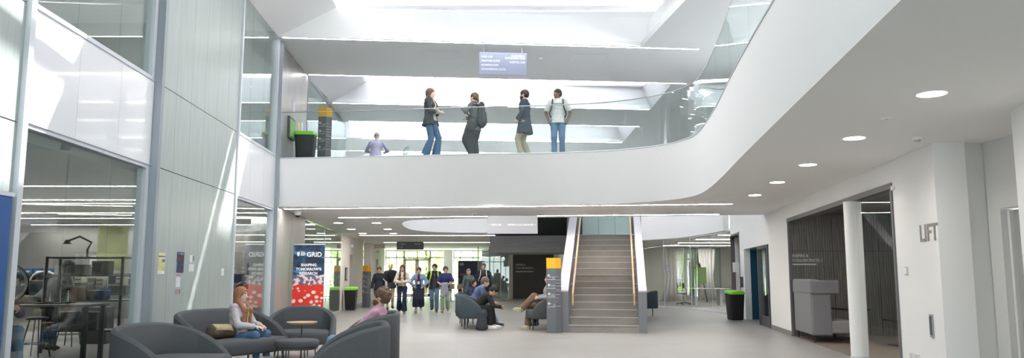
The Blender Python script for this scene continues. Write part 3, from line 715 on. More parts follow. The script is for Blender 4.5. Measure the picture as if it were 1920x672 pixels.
    for i in (0,1):
        s=1 if i==0 else -1
        d=nrm(hdir[i]) if hdir and hdir[i] is not None else nrm(nrm(Wr[i]-El[i])+V3(0,0,-.15))
        pn=nrm(palm[i]) if palm and palm[i] is not None else nrm(X*(-s)+V3(0,.2,0)); pn=nrm(pn-d*(pn@d)); sdv=np.cross(d,pn)
        if sdv@F<0 : sdv=-sdv
        W=Wr[i]; C=W+d*.05
        B+= [cap(W,W+d*.03,.026,.03,.012,sq=(pn,.6)),ell(C+d*.005,(.040,.046,.017),.012,np.array([sdv,d,pn]))]
        for j,(o,l) in enumerate(((.030,.068),(.010,.076),(-.010,.070),(-.030,.055))):
            r0=W+d*.088+sdv*o; c_=curl*1.0
            d1=nrm(d*math.cos(c_)+pn*math.sin(c_)); d2=nrm(d*math.cos(2.4*c_)+pn*math.sin(2.4*c_))
            r1=r0+d1*l*.52; B+= [cap(r0-d*.012,r1,fr,fr*.95,.003),cap(r1,r1+d2*l*.48,fr*.95,fr*.85,.003)]
        t0=W+d*.03+sdv*.028; t1=t0+nrm(d*.6+sdv*.7+pn*.35)*.036; t2=t1+nrm(d*.9+sdv*.25+pn*.4)*.03
        B+= [cap(t0,t1,fr*1.25,fr*1.1,.006),cap(t1,t2,fr*1.1,fr*.9,.003)]
        HD.append((W,d,pn))
    def paint(c):
        r=np.zeros(len(c),int); q=(c-Hc)@M.T
        def inb(cx,cy,cz,rx,ry,rz): return (((q[:,0]-cx)/rx)**2+((q[:,1]-cy)/ry)**2+((q[:,2]-cz)/rz)**2)<1
        for s in (1,-1):
            r[inb(s*.031,.086,.009,.017,.02,.0095)]=1; r[inb(s*.030,.092,.009,.0075,.02,.009)]=2
            r[inb(s*.033,.09,.037,.024,.03,.0075)]=4
        r[inb(0,.095,-.0595,.026,.03,.0125)]=3
        return r
    hc=hair['c'] if hair else (.1,.07,.05)
    sk=skin(skn)
    body=mk('body',B,vox,sk,root,S,paint=paint,mats=[sk,EYEW,IRIS,mat('lips_'+skn,tuple(v*m_ for v,m_ in zip(SK[skn],(.95,.62,.62))),.45),mat('brow_%d%d%d'%tuple(int(v*200) for v in hc),tuple(v*.8 for v in hc),.8)])
    # clothes ---------------------------------------------------------------
    Mt=np.array([x,f,u])
    def torso(th,bot,arm=None,armr=1.,hemr=None,shoulder=True,collar=False,front=None):
        """prims of an upper garment: th thickness, bot how far the hem lies below the pelvis point (m)"""
        Q=[cap(waist,chest,(.124+th)*bulk,(.134+th)*bulk,.05,sq=(f,.84)),ell(chest+u*.01,((.161*g+th)*bulk,(.112+th)*bulk,.153),.04,Mt),
           cap(shc+x*sw*.92,neck-u*.045+x*.02,.042+th*.8,.051+th*.8,.025),cap(shc-x*sw*.92,neck-u*.045-x*.02,.042+th*.8,.051+th*.8,.025),cap(shc-u*.05,neck-u*.035,.082+th,.062+th,.03)]
        hr=hemr or (.172 if th<.02 else .180)
        Q+= [cap(P-u*bot+f*0,waist,(hr+th)*bulk,(.124+th)*bulk,.04,sq=(f,.84))]
        if female: Q+= [ell(chest+x*s_*.075+f*(.085+th),(.06,.05,.06),.04,Mt) for s_ in (1,-1)]
        if arm:
            for i in (0,1):
                al,ar = arm if isinstance(arm,tuple) else (arm,arm)
                a_=al if i==0 else ar
                if a_<=1: Q.append(cap(S_[i],S_[i]+(El[i]-S_[i])*a_,(.050+th)*armr,(.048+th)*armr,.03,flat=True))
                else:
                    Q.append(cap(S_[i],El[i],(.045+th*.8)*armr,(.039+th*.8)*armr,.025)); t=min(a_-1,.97)
                    Q.append(cap(El[i],El[i]+(Wr[i]-El[i])*t,(.040+th*.8)*armr,(.031+th*.8)*armr,.02,flat=True))
        if collar: Q.append(cap(neck-u*.05,neck-u*.002,.072+th,.062+th,.01,flat=True))
        hemz=lambda G: -(((G-(P-u*bot))@u))
        cuts=[]
        low=P-u*bot
        def hem(G):
            d=-((G-low)@u); near=np.linalg.norm((G-low)-np.multiply.outer((G-low)@u,u),axis=-1)-.30
            return np.where(near<0,d,-.5) if True else d
        # only trim the body tube, never the sleeves or hands
        def hem2(G):
            q=G-low; a=q@x; b=q@f; tub=(np.abs(a)<(hr+th)*bulk+.03)&(np.abs(b)<.22)
            return np.where(tub,-(q@u),-.5)
        cuts.append(hem2)
        if front is not None:
            w0,w1=front
            def op(G):
                q=G-P; a=np.abs(q@x); b=q@f; z=q@u; w_=w1+(w0-w1)*np.clip(z/.5,0,1)
                return np.where((b>.02),np.maximum(w_-a,-.5),-.5)
            cuts.append(op)
        return Q,cuts
    if legs:
        kind=legs.get('kind','straight'); m_=legs['m']; kr,ar,tr={'straight':(.072,.066,.098),'slim':(.066,.050,.096),'flare':(.070,.105,.096),'wide':(.125,.15,.118),'shorts':(.105,.09,.108),'baggy':(.088,.078,.108),'sarouel':(.15,.06,.15)}[kind]
        L=[ell(P+V3(0,0,.01),(.160*bulk**.5,.122*bulk**.5,.10),.04),cap(P+u*.0,P+u*.09,.135*bulk,.122*bulk,.03,flat=True,sq=(f,.82))]
        for i in (0,1):
            e=legs.get('len',.96)
            if e<=.5: t=e/.5; L.append(cap(Hp[i],Hp[i]+(Kn[i]-Hp[i])*t,tr,tr+(kr-tr)*t,.03,flat=True))
            else:
                t=(e-.5)/.5; L+= [cap(Hp[i],Kn[i],tr,kr,.03),cap(Kn[i],Kn[i]+(An[i]-Kn[i])*t+V3(0,0,-.02 if e>.95 else 0),kr,kr+(ar-kr)*t,.02,flat=True)]
        mk('trousers' if legs.get('len',1)>.5 else 'shorts',L,vox,m_,root,S,crease=.004,cf=28)
    if top:
        Q,c=torso(top.get('th',.011),top.get('bot',.04),top.get('arm',1.97),top.get('armr',1.),top.get('hemr'),collar=top.get('collar',False),front=top.get('front'))
        mk(top.get('name','shirt'),Q,vox,top['m'],root,S,c,crease=top.get('crease',.004),cf=30)
    if jacket:
        Q,c=torso(jacket.get('th',.024),jacket.get('bot',.08),jacket.get('arm',1.95),jacket.get('armr',1.),jacket.get('hemr'),collar=jacket.get('collar',True),front=jacket.get('front'))
        mk(jacket.get('name','jacket'),Q,vox,jacket['m'],root,S,c,crease=.006,cf=24)
    if shoes:
        for i in (0,1):
            A=An[i]; yw=R(footyaw[i]); fd=rotv(F,U,yw); px_=rotv(X,U,yw); ft=R(footpitch[i]); fd=nrm(fd*math.cos(ft)+U*math.sin(ft)); up=nrm(np.cross(px_,fd)); 
            if up@U<0: up=-up
            heel=A-up*.045-fd*.035; toe=A-up*.058+fd*.155; Mf=np.array([px_,fd,up])
            Q=[cap(heel,toe,.040,.034,.02,sq=(up,.9)),ell(A+fd*.06-up*.045,(.046,.10,.040),.02,Mf),cap(A-up*.03,A+up*shoes.get('high',.012),.045,.043,.02,flat=True)]
            cz=A-up*.088
            cut=lambda G,cz=cz,up=up:-((G-cz)@up)
            mk('shoe',Q,vox*.8,shoes['m'],root,S,[cut])
            if shoes.get('sole'):
                Q=[ell(A+fd*.06-up*.082,(.052,.135,.018),.01,Mf)]
                mk('shoe_sole',Q,vox*.8,shoes['sole'],root,S,[cut])
    # hair ------------------------------------------------------------------
    if hair:
        hm=mat('hair_%d_%d_%d'%tuple(int(v*500) for v in hc),hc,.55,noise=.35,nscale=60,stretch=(1,1,.15),bump=.5,bscale=120)
        st=hair['s']; t=hair.get('t',.014)
        Q=[ell(hp(0,-.018,.040),(.076+t,.095+t,.086+t),.02,M)]
        if st in('short','curly','pony','bun','cap','long','bob'): Q+= [ell(hp(0,-.05,.0),(.070+t*.8,.062+t*.8,.075),.02,M)]
        if st=='buzz': pass
        if st=='curly': 
            for _ in range(46):
                a_=rng.uniform(0,2*math.pi); b_=rng.uniform(-.2,1.35)
                Q.append(ell(hp(.083*math.cos(b_)*math.cos(a_),-.018+.10*math.cos(b_)*math.sin(a_)*(1 if math.sin(a_)<0 else .75),.045+.092*math.sin(b_)),(.024,.024,.024),.012))
        if st=='long':
            ln=hair.get('len',.30)
            for s_ in (1,-1):
                Q+= [cap(hp(s_*.066,-.01,.03),hp(s_*.080,-.015,-.10),.030,.036,.03),cap(hp(s_*.080,.01 if hair.get('fwd') else -.015,-.10),hp(s_*.080,.03 if hair.get('fwd') else -.05,-.10)-u*.12+f*(.10 if hair.get('fwd') else -.02),.034,.034,.03),cap(hp(s_*.080,.03 if hair.get('fwd') else -.05,-.10)-u*.12+f*(.10 if hair.get('fwd') else -.02),hp(s_*.085,.0,-.10)-u*(ln-.1)+f*(.125 if hair.get('fwd') else -.06),.034,.028,.04)]
            Q+= [cap(hp(0,-.06,.0),neck-f*.075-u*(ln*.55),.075,.055,.03,sq=(f,.6))]
        if st=='bob':
            for s_ in (1,-1): Q+= [cap(hp(s_*.07,-.02,.03),hp(s_*.078,-.01,-.10),.030,.030,.03)]
            Q+= [cap(hp(0,-.07,.0),hp(0,-.075,-.11),.065,.06,.03)]
        if st=='pony': Q+= [cap(hp(0,-.105,.0),hp(.0,-.12,-.08),.03,.028,.02),cap(hp(0,-.12,-.08),neck-f*.10-u*.10,.028,.012,.02)]
        if st=='bun': Q+= [ell(hp(0,-.115,.03),(.042,.042,.042),.02)]
        fr_=hair.get('fringe',0.)
        Q+= [ell(hp(0,.088,-.030),(.062,.062,.092-fr_),.012,M,neg=True)]
        if st not in('long','bob'): 
            Q+= [ell(hp(s_*.085,.012,-.03),(.03,.04,.045),.008,M,neg=True) for s_ in (1,-1)]
        if st=='recede': Q+=[ell(hp(0,.075,.07),(.07,.09,.06),.01,M,neg=True)]
        cuts=[]
        if st not in('long','bob','pony'):
            cuts.append(lambda G: -((G-Hc)@hu)-.062)
        mk('hair',Q,vox*.85,hm,root,S,cuts,crease=.0035,cf=90)
        if beard:
            Q=[ell(hp(0,.028,-.050),(.064,.074,.068),.02,M),ell(hp(0,.060,-.092),(.032,.028,.026+beard),.02,M),ell(hp(0,.105,-.048),(.030,.028,.016),.006,M,neg=True)]
            mk('beard',Q,vox*.8,hm,root,S,[lambda G: ((G-Hc)@hu)+.028+.25*np.maximum(0,(G-Hc)@hf-.06)-.012*0])
    if extras:
        extras(dict(root=root,S=S,P=P,u=u,f=f,x=x,neck=neck,shc=shc,chest=chest,waist=waist,Wr=Wr,El=El,S_=S_,Kn=Kn,An=An,Hc=Hc,hp=hp,M=M,vox=vox,Hp=Hp,HD=HD))
    return root
def sit(seat=.42,dx=.0,**k):
    d=dict(hip=(0,0,seat+.09),feet=((.13,-.46,.09),(-.13,-.44,.09)),knee=((.2,-.5,1),(-.2,-.5,1)),hands=((.16,-.34,seat+.24),(-.16,-.34,seat+.24)),elbow=((.7,.6,-.4),(-.7,.6,-.4)),lean=6)
    d.update(k); return d
# ================================================================ signs, totems, stairs, balustrade
e=empty('glass_balustrade',(0,0,0),0,'frameless glass balustrade with thin steel top edge along the white upper walkway','balustrade')
fc=[p for p in topc if p[1]>1.5]
# stand the glass just behind the fascia edge
def offs(c,d):
    o=[]
    for i,p in enumerate(c):
        a=c[max(i-1,0)]; b=c[min(i+1,len(c)-1)]; t=nrm([b[0]-a[0],b[1]-a[1]]); o.append((p[0]-t[1]*d,p[1]+t[0]*d))
    return o
gc=offs(fc,.05); gc=rs(gc,240)
L=sum(math.dist(a,b) for a,b in zip(gc,gc[1:])); npn=round(L/1.75); per=len(gc)//npn
for k in range(npn):
    a=k*per; b=(k+1)*per if k<npn-1 else len(gc)-1
    P_=gc[a:b+1]
    # leave an 8 mm joint at each end
    P_[0]=lerp(P_[0],P_[1],.06); P_[-1]=lerp(P_[-1],P_[-2],.06)
    I=P_; O=offs(P_,.014); m=MB(); n=len(I)
    vs=[(x,y,Z2) for x,y in I]+[(x,y,Z2+1.07) for x,y in I]+[(x,y,Z2+1.07) for x,y in O]+[(x,y,Z2) for x,y in O]
    fs=[(i,i+1,n+i+1,n+i) for i in range(n-1)]+[(n+i,n+i+1,2*n+i+1,2*n+i) for i in range(n-1)]+[(2*n+i,2*n+i+1,3*n+i+1,3*n+i) for i in range(n-1)]+[(0,n,2*n,3*n),(n-1,4*n-1,3*n-1,2*n-1)]
    m.add(vs,fs); m.build('glass_panel',GLASSR,e)
m=MB(); m.tube([(x,y,Z2+1.075) for x,y in offs(gc,.007)],.011,6); m.build('top_edge',mat('balustrade_edge',(.45,.48,.48),.3,.7),e)
ovg=[p for p in oval if p[1]>21.9]
e=empty('glass_balustrade',(0,0,0),0,'curved glass balustrade with pale rail around the void behind the walkway','balustrade')
m=MB()
for a,b in zip(ovg,ovg[1:]): m.wall(b,a,Z2+.001,Z2+1.05,-.014)
m.build('glass_panel',GLASSR,e); m=MB(); m.tube([(x,y,Z2+1.07) for x,y in ovg],.022,8); m.build('handrail',FRAMEL,e)

def sign(loc,w,h,rz,m_,label,lines,ts,wires=None,name='hanging_sign',group=None):
    e=empty(name,loc,rz,label,'sign',group)
    m=MB(); m.box((-w/2,0,-h/2),(w/2,.02,h/2)); m.build('panel',m_,e,bevel=.003)
    for (s,x,z,al,sc) in lines: text(s,ts*sc,'lettering',TXT,e,(x,-.0025,z),(math.pi/2,0,0),al,.0)
    if wires:
        for x in (-w*.4,w*.4): m=MB(); m.tube([(x,.01,h/2),(x,.01,wires)],.003,6); m.build('hanging_wire',CHROME,e)
    return e
s1=sign((-.21,17.75,6.24),1.12,.54,R(5.5),SIGN,'blue-grey hanging directory sign above the upper walkway listing labs and suites',
 [('FLEX LAB',-.51,.14,'LEFT',1),('PARTNER SUITE',-.51,.04,'LEFT',1),('BOARDROOM',-.51,-.06,'LEFT',1),('ENGINEERING SUITE',-.51,-.16,'LEFT',1),('BUSINESS &',.51,.17,'RIGHT',1),('ENTERPRISE HUB',.51,.115,'RIGHT',1),('DIGITAL LAB',.51,.02,'RIGHT',1)],.062,.40)
s2=sign((.01,18.0,2.47),1.17,.42,0,SIGN2,'wide pale grey hanging sign under the walkway in front of the dark stair soffit',
 [('<  FLEX LAB',-.54,-.02,'LEFT',1),('INSPIRE & COLLABORATE  >',.54,-.02,'RIGHT',1)],.052,.15)
s3=sign((-4.32,33,2.55),1.14,.34,0,SIGND,'dark grey hanging sign in front of the far glass entrance',
 [('<   TOILETS',-.5,.05,'LEFT',1),('FLEX LAB   >',.5,.05,'RIGHT',1),('<   LIFT',-.5,-.08,'LEFT',1)],.06,.1)
PINK=mat('pale_pink_sign',(.62,.50,.52),.5)
s4=sign((-6.6,30,2.62),.42,.17,0,PINK,'small pale pink hanging sign behind the glass left of the first white wall','',.05,.1)
s5=sign((-5.95,35,2.6),.46,.19,0,PINK,'small pale pink hanging sign to the right of the first white wall',[('< TOILETS',-.17,-.03,'LEFT',1)],.06,.1)
s6=sign((-6.45,24.2,4.45),.62,.2,0,SIGN,'small slate sign seen through the upper glass room beside the upper totem',[('PROJECTS >',-.22,-.03,'LEFT',1)],.07)
m=MB(); m.box((-.33,.02,-.5),(-.29,.06,.1)); m.box((.29,.02,-.5),(.33,.06,.1)); m.build('post',FRAMEL,s6)

def totem(loc,rz,label,h=1.70):
    e=empty('wayfinding_totem',loc,rz,label,'totem sign','wayfinding totems')
    pl=[(-.17,.0),(-.0,-.055),(.145,.02),(.15,.10),(.02,.16),(-.14,.10)]
    pl=[(-.18,-.02),(.03,-.06),(.16,.03),(.13,.14),(-.14,.14)]
    m=MB(); m.prism(pl,.0,h-.24); m.build('body',TOTEM,e,bevel=.004)
    m=MB(); m.prism(pl,h-.24,h); m.build('orange_cap',ORANGE,e,bevel=.004)
    a=math.atan2(-.04,.21); 
    for i,z in enumerate((1.28,1.08,.88,.66)):
        m=MB(); m.box((-.165,-.0015,z-.075),(.025,.0,z-.068))
        o=m.build('rule_line',TXT,e); o.location=(0,-.0565,0); o.rotation_euler=(0,0,a)
        text(['↖','←','←','←'][i] if 0 else '',.1,'arrow',TXT,e,(0,0,0),(0,0,0)) if 0 else None
        m=MB(); t=.008
        if i: m.add([(-.155,0,z),(-.12,0,z+.035),(-.108,0,z+.027),(-.13,0,z+.006),(-.08,0,z+.006),(-.08,0,z-.006),(-.13,0,z-.006),(-.108,0,z-.027),(-.12,0,z-.035)],[tuple(range(9))])
        else: m.add([(-.155,0,z+.04),(-.105,0,z+.04),(-.105,0,z+.028),(-.136,0,z+.028),(-.09,0,z-.018),(-.098,0,z-.026),(-.145,0,z+.018),(-.145,0,z-.01),(-.155,0,z-.01)],[tuple(range(9))])
        o=m.build('arrow',TXT,e); o.location=(0,-.0570,0); o.rotation_euler=(0,0,a)
        for j,s in enumerate((('Reception','Toilets'),('Flex Lab',),('Inspire &','Collaborate'),('Lift','Stairs'))[i]):
            text(s,.026,'lettering',TXT,e,(.02,-.058,z-.03-j*.03+.01),(math.pi/2,0,a),'RIGHT')
    b=math.atan2(.09,.13)
    for i,(s,z) in enumerate((('Floor 1',1.27),('Partner Suite',1.19),('Boardroom',1.12),('Engineering Suite',1.05),('Business &',.98),('Enterprise Hub',.94),('Digital Lab',.86),('Level 0',.78),('Exit',.70))):
        text(s,.024,'lettering',TXT,e,(.043,-.053,z),(math.pi/2,0,b))
    m=MB(); m.box((.0,-.0015,.60),(.13,0,.606)); o=m.build('rule_line',TXT,e); o.location=(.035,-.06,0); o.rotation_euler=(0,0,b)
    return e
t0=totem((.97,17.98,0),0,'tall grey wayfinding totem with orange cap at the foot of the stairs')
copy_tree(t0,None,(-5.95,32.1,0),0,'distant grey totem with orange cap beside the white wall by the walkers')
copy_tree(t0,None,(-4.83,19.75,Z2),R(4),'upper floor grey totem with orange cap behind the glass balustrade')

# ---- stairs -----------------------------------------------------------------
e=empty('staircase',(1.30,18.12,0),-R(7.8),'straight tiled staircase with pale stringers, oak handrails and dark underside rising to a landing','staircase')
NR=15; rise=2.48/NR; go=4.9/NR; W=1.60
m=MB()
for i in range(NR):
    m.box((0,i*go,0),(W,5.2,(i+1)*rise))
m.build('flight',STEPM,e)
m=MB()
for i in range(NR): m.box((0,i*go-.012,(i+1)*rise-.016),(W,i*go+.012,(i+1)*rise+.002))
m.build('step_nosing',NOSE,e)
LAV=mat('lavender_grey_coping',(.50,.50,.55),.45); STR=mat('stringer_grey',(.16,.17,.19),.5)
for x0,x1 in ((-.22,0),(W,W+.19)):
    pr=[(0,0),(5.3,0),(5.3,3.45),(0.02,.93),(0,.93)]
    m=MB(); n=len(pr); m.add([(x0,y,z) for y,z in pr]+[(x1,y,z) for y,z in pr],[tuple(range(n)),tuple(range(2*n-1,n-1,-1))]+[(i,n+i,n+(i+1)%n,(i+1)%n) for i in range(n)])
    o=m.build('stringer',STR,e)
    m=MB(); m.add([(x0,.0,.92),(x1,.0,.92),(x1,5.3,3.44),(x0,5.3,3.44),(x0,.0,.955),(x1,.0,.955),(x1,5.3,3.475),(x0,5.3,3.475)],[(0,3,2,1),(4,5,6,7),(0,1,5,4),(1,2,6,5),(2,3,7,6),(3,0,4,7)]); m.build('coping',LAV,e)
for x in (.09,W-.09):
    m=MB(); z0=.86; pts=[(x,.25,z0-.32),(x,.22,z0)]+[(x,.25+t,z0+.02+t*.506) for t in (0,2.4,4.9)]
    b=MB(); 
    for (ax,ay,az),(bx_,by_,bz) in ((pts[1],pts[-1]),((x,.22,z0-.25),(x,.22,z0+.02))):
        if ay!=by_: b.add([(x-.022,ay,az-.03),(x+.022,ay,az-.03),(x+.022,by_,bz-.03),(x-.022,by_,bz-.03),(x-.022,ay,az+.03),(x+.022,ay,az+.03),(x+.022,by_,bz+.03),(x-.022,by_,bz+.03)],[(0,3,2,1),(4,5,6,7),(0,1,5,4),(1,2,6,5),(2,3,7,6),(3,0,4,7)])
        else: b.box((x-.022,ay-.02,az),(x+.022,ay+.02,bz))
    hr_=b.build('handrail',WOODL,e,bevel=.005)
    for y in (.9,2.2,3.5,4.6):
        xe=0 if x<.5 else W; m=MB()
        m.tube([(x,y,z0-.03+(y-.25)*.506),(x,y,z0-.09+(y-.25)*.506),(xe,y,z0-.09+(y-.25)*.506)],.007,6); m.build('rail_bracket',CHROME,hr_)
SOF=woodpanel('dark_soffit_panel',(.105,.108,.11),(.145,.149,.152),2,(1,8,8),.6)
m=MB(); m.box((-2.65,4.9,1.98),(W+.19,7.35,2.48)); m.build('landing',SOF,e)
# return flight: underside panels rising towards the walkway
def rf(x0,x1,a,b):
    pr=[(7.3-a,1.98+a*.5),(7.3-b,1.98+b*.5),(7.3-b,2.3+b*.5),(7.3-a,2.3+a*.5)]
    m=MB(); m.add([(x0,y,z) for y,z in pr]+[(x1,y,z) for y,z in pr],[(0,1,2,3),(7,6,5,4),(0,4,5,1),(1,5,6,2),(2,6,7,3),(3,7,4,0)]); return m
for x0,x1 in ((-2.70,-1.46),(-1.45,-.25)):
    for a,b in ((0,1.12),(1.13,2.3),(2.31,3.7)): rf(x0,x1,a,b).build('soffit_panel',SOF,e)
m=MB(); m.box((-2.7,7.3,1.98),(W+.3,7.36,3.3)); m.box((-.235,3.3,1.6),(-.225,7.3,4.2)); m.build('back_panel',SOF,e)
m=MB()
for i in range(3): m.box((.01+i*.53,7.2,2.48),(.01+i*.53+.52,7.215,4.4))
m.build('landing_glass',mat('mint_backpainted_glass',(.42,.55,.53),.15,coat=.6),e)

# ---- banner -----------------------------------------------------------------
def bannermat():
    m,nt,b=nodemat('research_banner_print'); N=nt.nodes.new; L=nt.links.new
    tc=N('ShaderNodeTexCoord'); sp=N('ShaderNodeSeparateXYZ'); L(tc.outputs['Object'],sp.inputs[0])
    n1=N('ShaderNodeTexNoise'); n1.inputs['Scale'].default_value=3.2; n1.inputs['Detail'].default_value=2; n1.inputs['Distortion'].default_value=1.2; L(tc.outputs['Object'],n1.inputs['Vector'])
    c1=N('ShaderNodeValToRGB'); cr=c1.color_ramp; cr.elements[0].color=(.008,.02,.05,1); cr.elements[0].position=.42; cr.elements[1].color=(.10,.32,.58,1); cr.elements[1].position=.66
    q=cr.elements.new(.56); q.color=(.02,.07,.15,1); L(n1.outputs['Fac'],c1.inputs[0])
    vo=N('ShaderNodeTexVoronoi'); vo.feature='F1'; vo.inputs['Scale'].default_value=7.5; vo.inputs['Randomness'].default_value=.75; mp=N('ShaderNodeMapping'); mp.inputs['Scale'].default_value=(1,1,1.25); L(tc.outputs['Object'],mp.inputs[0]); L(mp.outputs[0],vo.inputs['Vector'])
    c2=N('ShaderNodeValToRGB'); c2.color_ramp.elements[0].color=(.86,.70,.66,1); c2.color_ramp.elements[0].position=.34; c2.color_ramp.elements[1].color=(.72,.035,.02,1); c2.color_ramp.elements[1].position=.44; L(vo.outputs['Distance'],c2.inputs[0])
    n3=N('ShaderNodeTexNoise'); n3.inputs['Scale'].default_value=9; n3.inputs['Detail'].default_value=4; L(tc.outputs['Object'],n3.inputs['Vector'])
    c3=N('ShaderNodeValToRGB'); c3.color_ramp.elements[0].color=(.05,.16,.26,1); c3.color_ramp.elements[0].position=.42; c3.color_ramp.elements[1].color=(.75,.70,.74,1); c3.color_ramp.elements[1].position=.55; q=c3.color_ramp.elements.new(.5); q.color=(.35,.08,.12,1); L(n3.outputs['Fac'],c3.inputs[0])
    def step(edge,src):
        a=N('ShaderNodeMath'); a.operation='MULTIPLY_ADD'; a.inputs[1].default_value=.12; L(n1.outputs['Fac'],a.inputs[0]); L(src,a.inputs[2])
        g=N('ShaderNodeMath'); g.operation='GREATER_THAN'; g.inputs[1].default_value=edge; L(a.outputs[0],g.inputs[0]); return g.outputs[0]
    z=sp.outputs['Z']
    def mix(f,A,B):
        x=N('ShaderNodeMix'); x.data_type='RGBA'; L(f,x.inputs['Factor']); 
        for s_,v in (('A',A),('B',B)):
            if isinstance(v,tuple): x.inputs[s_].default_value=v
            else: L(v,x.inputs[s_])
        return x.outputs['Result']
    r=mix(step(.60,z),(.05,.012,.03,1),c2.outputs[0]); r=mix(step(1.14,z),r,c3.outputs[0]); r=mix(step(1.37,z),r,c1.outputs[0])
    L(r,b.inputs['Base Color']); b.inputs['Roughness'].default_value=.45
    return m
e=empty('pull_up_banner',(-4.90,18.82,0),R(2),'pull-up banner with blue and red print reading GRID, standing before the wood wall','banner')
m=MB(); m.box((-.375,0,.08),(.375,.004,2.04)); m.build('printed_panel',bannermat(),e)
m=MB(); m.box((-.38,-.012,2.03),(.38,.016,2.06)); m.build('top_rail',CHROME,e)
m=MB(); m.box((-.41,-.09,.0),(.41,.09,.08)); m.build('base',CHROME,e,bevel=.01)
m=MB(); m.tube([(0,.03,.08),(0,.03,2.03)],.01); m.build('support_pole',CHROME,e)
text('GRID',.155,'lettering',TXT,e,(-.055,-.003,1.75),(math.pi/2,0,0),'LEFT',.004)
for i,s in enumerate(('SHAPING','TOMORROW\'S','RESEARCH')): text(s,.09,'lettering',TXT,e,(0,-.003,1.52-i*.100),(math.pi/2,0,0),'CENTER',.004)
text('▪',.01,'x',TXT,e,(0,0,0),(0,0,0)) if 0 else None
m=MB()
for i in range(3): m.box((-.20,-.002,1.86-i*.035-.012),(-.10+.02*(i%2),-.001,1.86-i*.035+.008))
m.add([(-.285,-.002,1.865),(-.225,-.002,1.865),(-.225,-.002,1.79),(-.255,-.002,1.755),(-.285,-.002,1.79)],[(0,1,2,3,4)]); m.build('crest',TXT,e)
m=MB(); m.box((-.30,-.002,.22),(.05,-.001,.25)); m.box((-.30,-.002,.30),(.15,-.001,.32)); m.build('caption_line',mat('pink_print',(.5,.2,.4),.6),e)
# dark navy banners at the far end
for x,t,lab,dw in ((-2.72,'MATHS','navy pull-up banner with orange title behind the woman in grey',.85),(-1.93,'','narrow navy pull-up banner behind the man in the dark jacket',.62)):
    e=empty('pull_up_banner',(x*.93,42.8,0),0,lab,'banner','far navy banners')
    m=MB(); m.box((-dw/2,0,.08),(dw/2,.006,2.1)); m.build('printed_panel',mat('navy_print',(.022,.035,.085),.5),e)
    m=MB(); m.box((-dw/2-.02,-.1,0),(dw/2+.02,.1,.08)); m.build('base',CHROME,e)
    if t:
        text('MATHS',.17,'lettering',mat('orange_print',(.65,.18,.03),.5),e,(-.33,-.004,1.28),(math.pi/2,0,0),'LEFT',.004)
        text('DEPT',.17,'lettering',MATS['orange_print'],e,(-.33,-.004,1.08),(math.pi/2,0,0),'LEFT',.004) if 0 else None
        m=MB()
        for i in range(3): m.box((-.33,-.003,1.95-i*.05),(-.12,-.001,1.97-i*.05))
        m.build('crest',TXT,e)
# blue board at the left edge
e=empty('blue_notice_board',(lwx(6.6)+.005,7.22,0),0,'tall blue panel with a pale top rail on the cladding beside the lab window','panel')
m=MB(); m.wall((0.01,-1.6),(-.0,0),.02,2.03,-.03); m.build('panel',mat('royal_blue_print',(.015,.09,.30),.45),e)
m=MB(); m.wall((.01,-1.62),(.0,.02),2.03,2.07,-.04); m.build('top_rail',FRAMEL,e)
# ---- lettering on walls -----------------------------------------------------
def walltext(parent_label,body,size,name,Y,z,side,matl,bold,**k):
    pass
ang=math.atan2(-1.,-.1418)
e=empty('wall_lettering',(rwx(9.50)-.004,9.50,1.71),math.atan2(-1,-.1418),'grey letters spelling LIFT on the white wall','lettering')
text('LIFT',.285,'letters',mat('letter_taupe',(.30,.27,.265),.6),e,(0,0,0),(math.pi/2,0,0),'LEFT',.004,.004,1.08)
e=empty('wall_lettering',(6.12,17.035,1.60),0,'pale letters on dark wood reading INSPIRE & COLLABORATE 1 with a rule below','lettering')
LT=mat('grey_lettering',(.62,.62,.62),.6)
text('INSPIRE &',.085,'letters',LT,e,(0,0,.10),(math.pi/2,0,0),'LEFT',.0015)
text('COLLABORATE 1',.085,'letters',LT,e,(0,0,0),(math.pi/2,0,0),'LEFT',.0015)
m=MB(); m.box((0,-.003,-.075),(.52,0,-.045)); m.build('rule_line',LT,e)
e=empty('wall_lettering',(.2,43.985,1.85),0,'tiny pale letters on the far dark wooden doors','lettering')
for i,s in enumerate(('INSPIRE &','COLLABORATE 2','PLEASE KEEP CLEAR'[:0] or '')): 
    if s: text(s,.13,'letters',LT,e,(0,0,-i*.18),(math.pi/2,0,0),'LEFT',.002)
m=MB(); m.box((0,-.003,-.36),(1.0,0,-.31)); m.build('rule_line',LT,e)
# ---- posters on the cladding -------------------------------------------------
def poster(name,Y0,Y1,z0,z1,label,cols,cat='poster'):
    e=empty(name,(lwx((Y0+Y1)/2)+.004,Y0,z0),math.atan2(1,-.058),label,cat,'posters on the green-grey wall')
    L=Y1-Y0; H_=z1-z0
    m=MB(); m.box((0,-.004,0),(L,-.001,H_)); m.build('sheet',PAPER,e)
    for (a,b,c,d,cl) in cols:
        m=MB(); m.box((a*L,-.0055,b*H_),(c*L,-.0042,d*H_)); m.build('printed_block',mat('ink_%02d%02d%02d'%tuple(int(v*99) for v in cl),cl,.6),e)
poster('poster',10.93,11.16,1.32,1.62,'yellow poster with blue blocks on the green-grey wall',[(0,.14,1,1,(.72,.68,.32)),(.0,.79,1,.86,(.08,.25,.5)),(.5,.56,1,.70,(.06,.2,.55)),(.1,.0,.6,.12,(.7,.7,.7)),(.12,.3,.4,.55,(.78,.75,.5)),(.6,.2,.9,.35,(.55,.5,.25))])
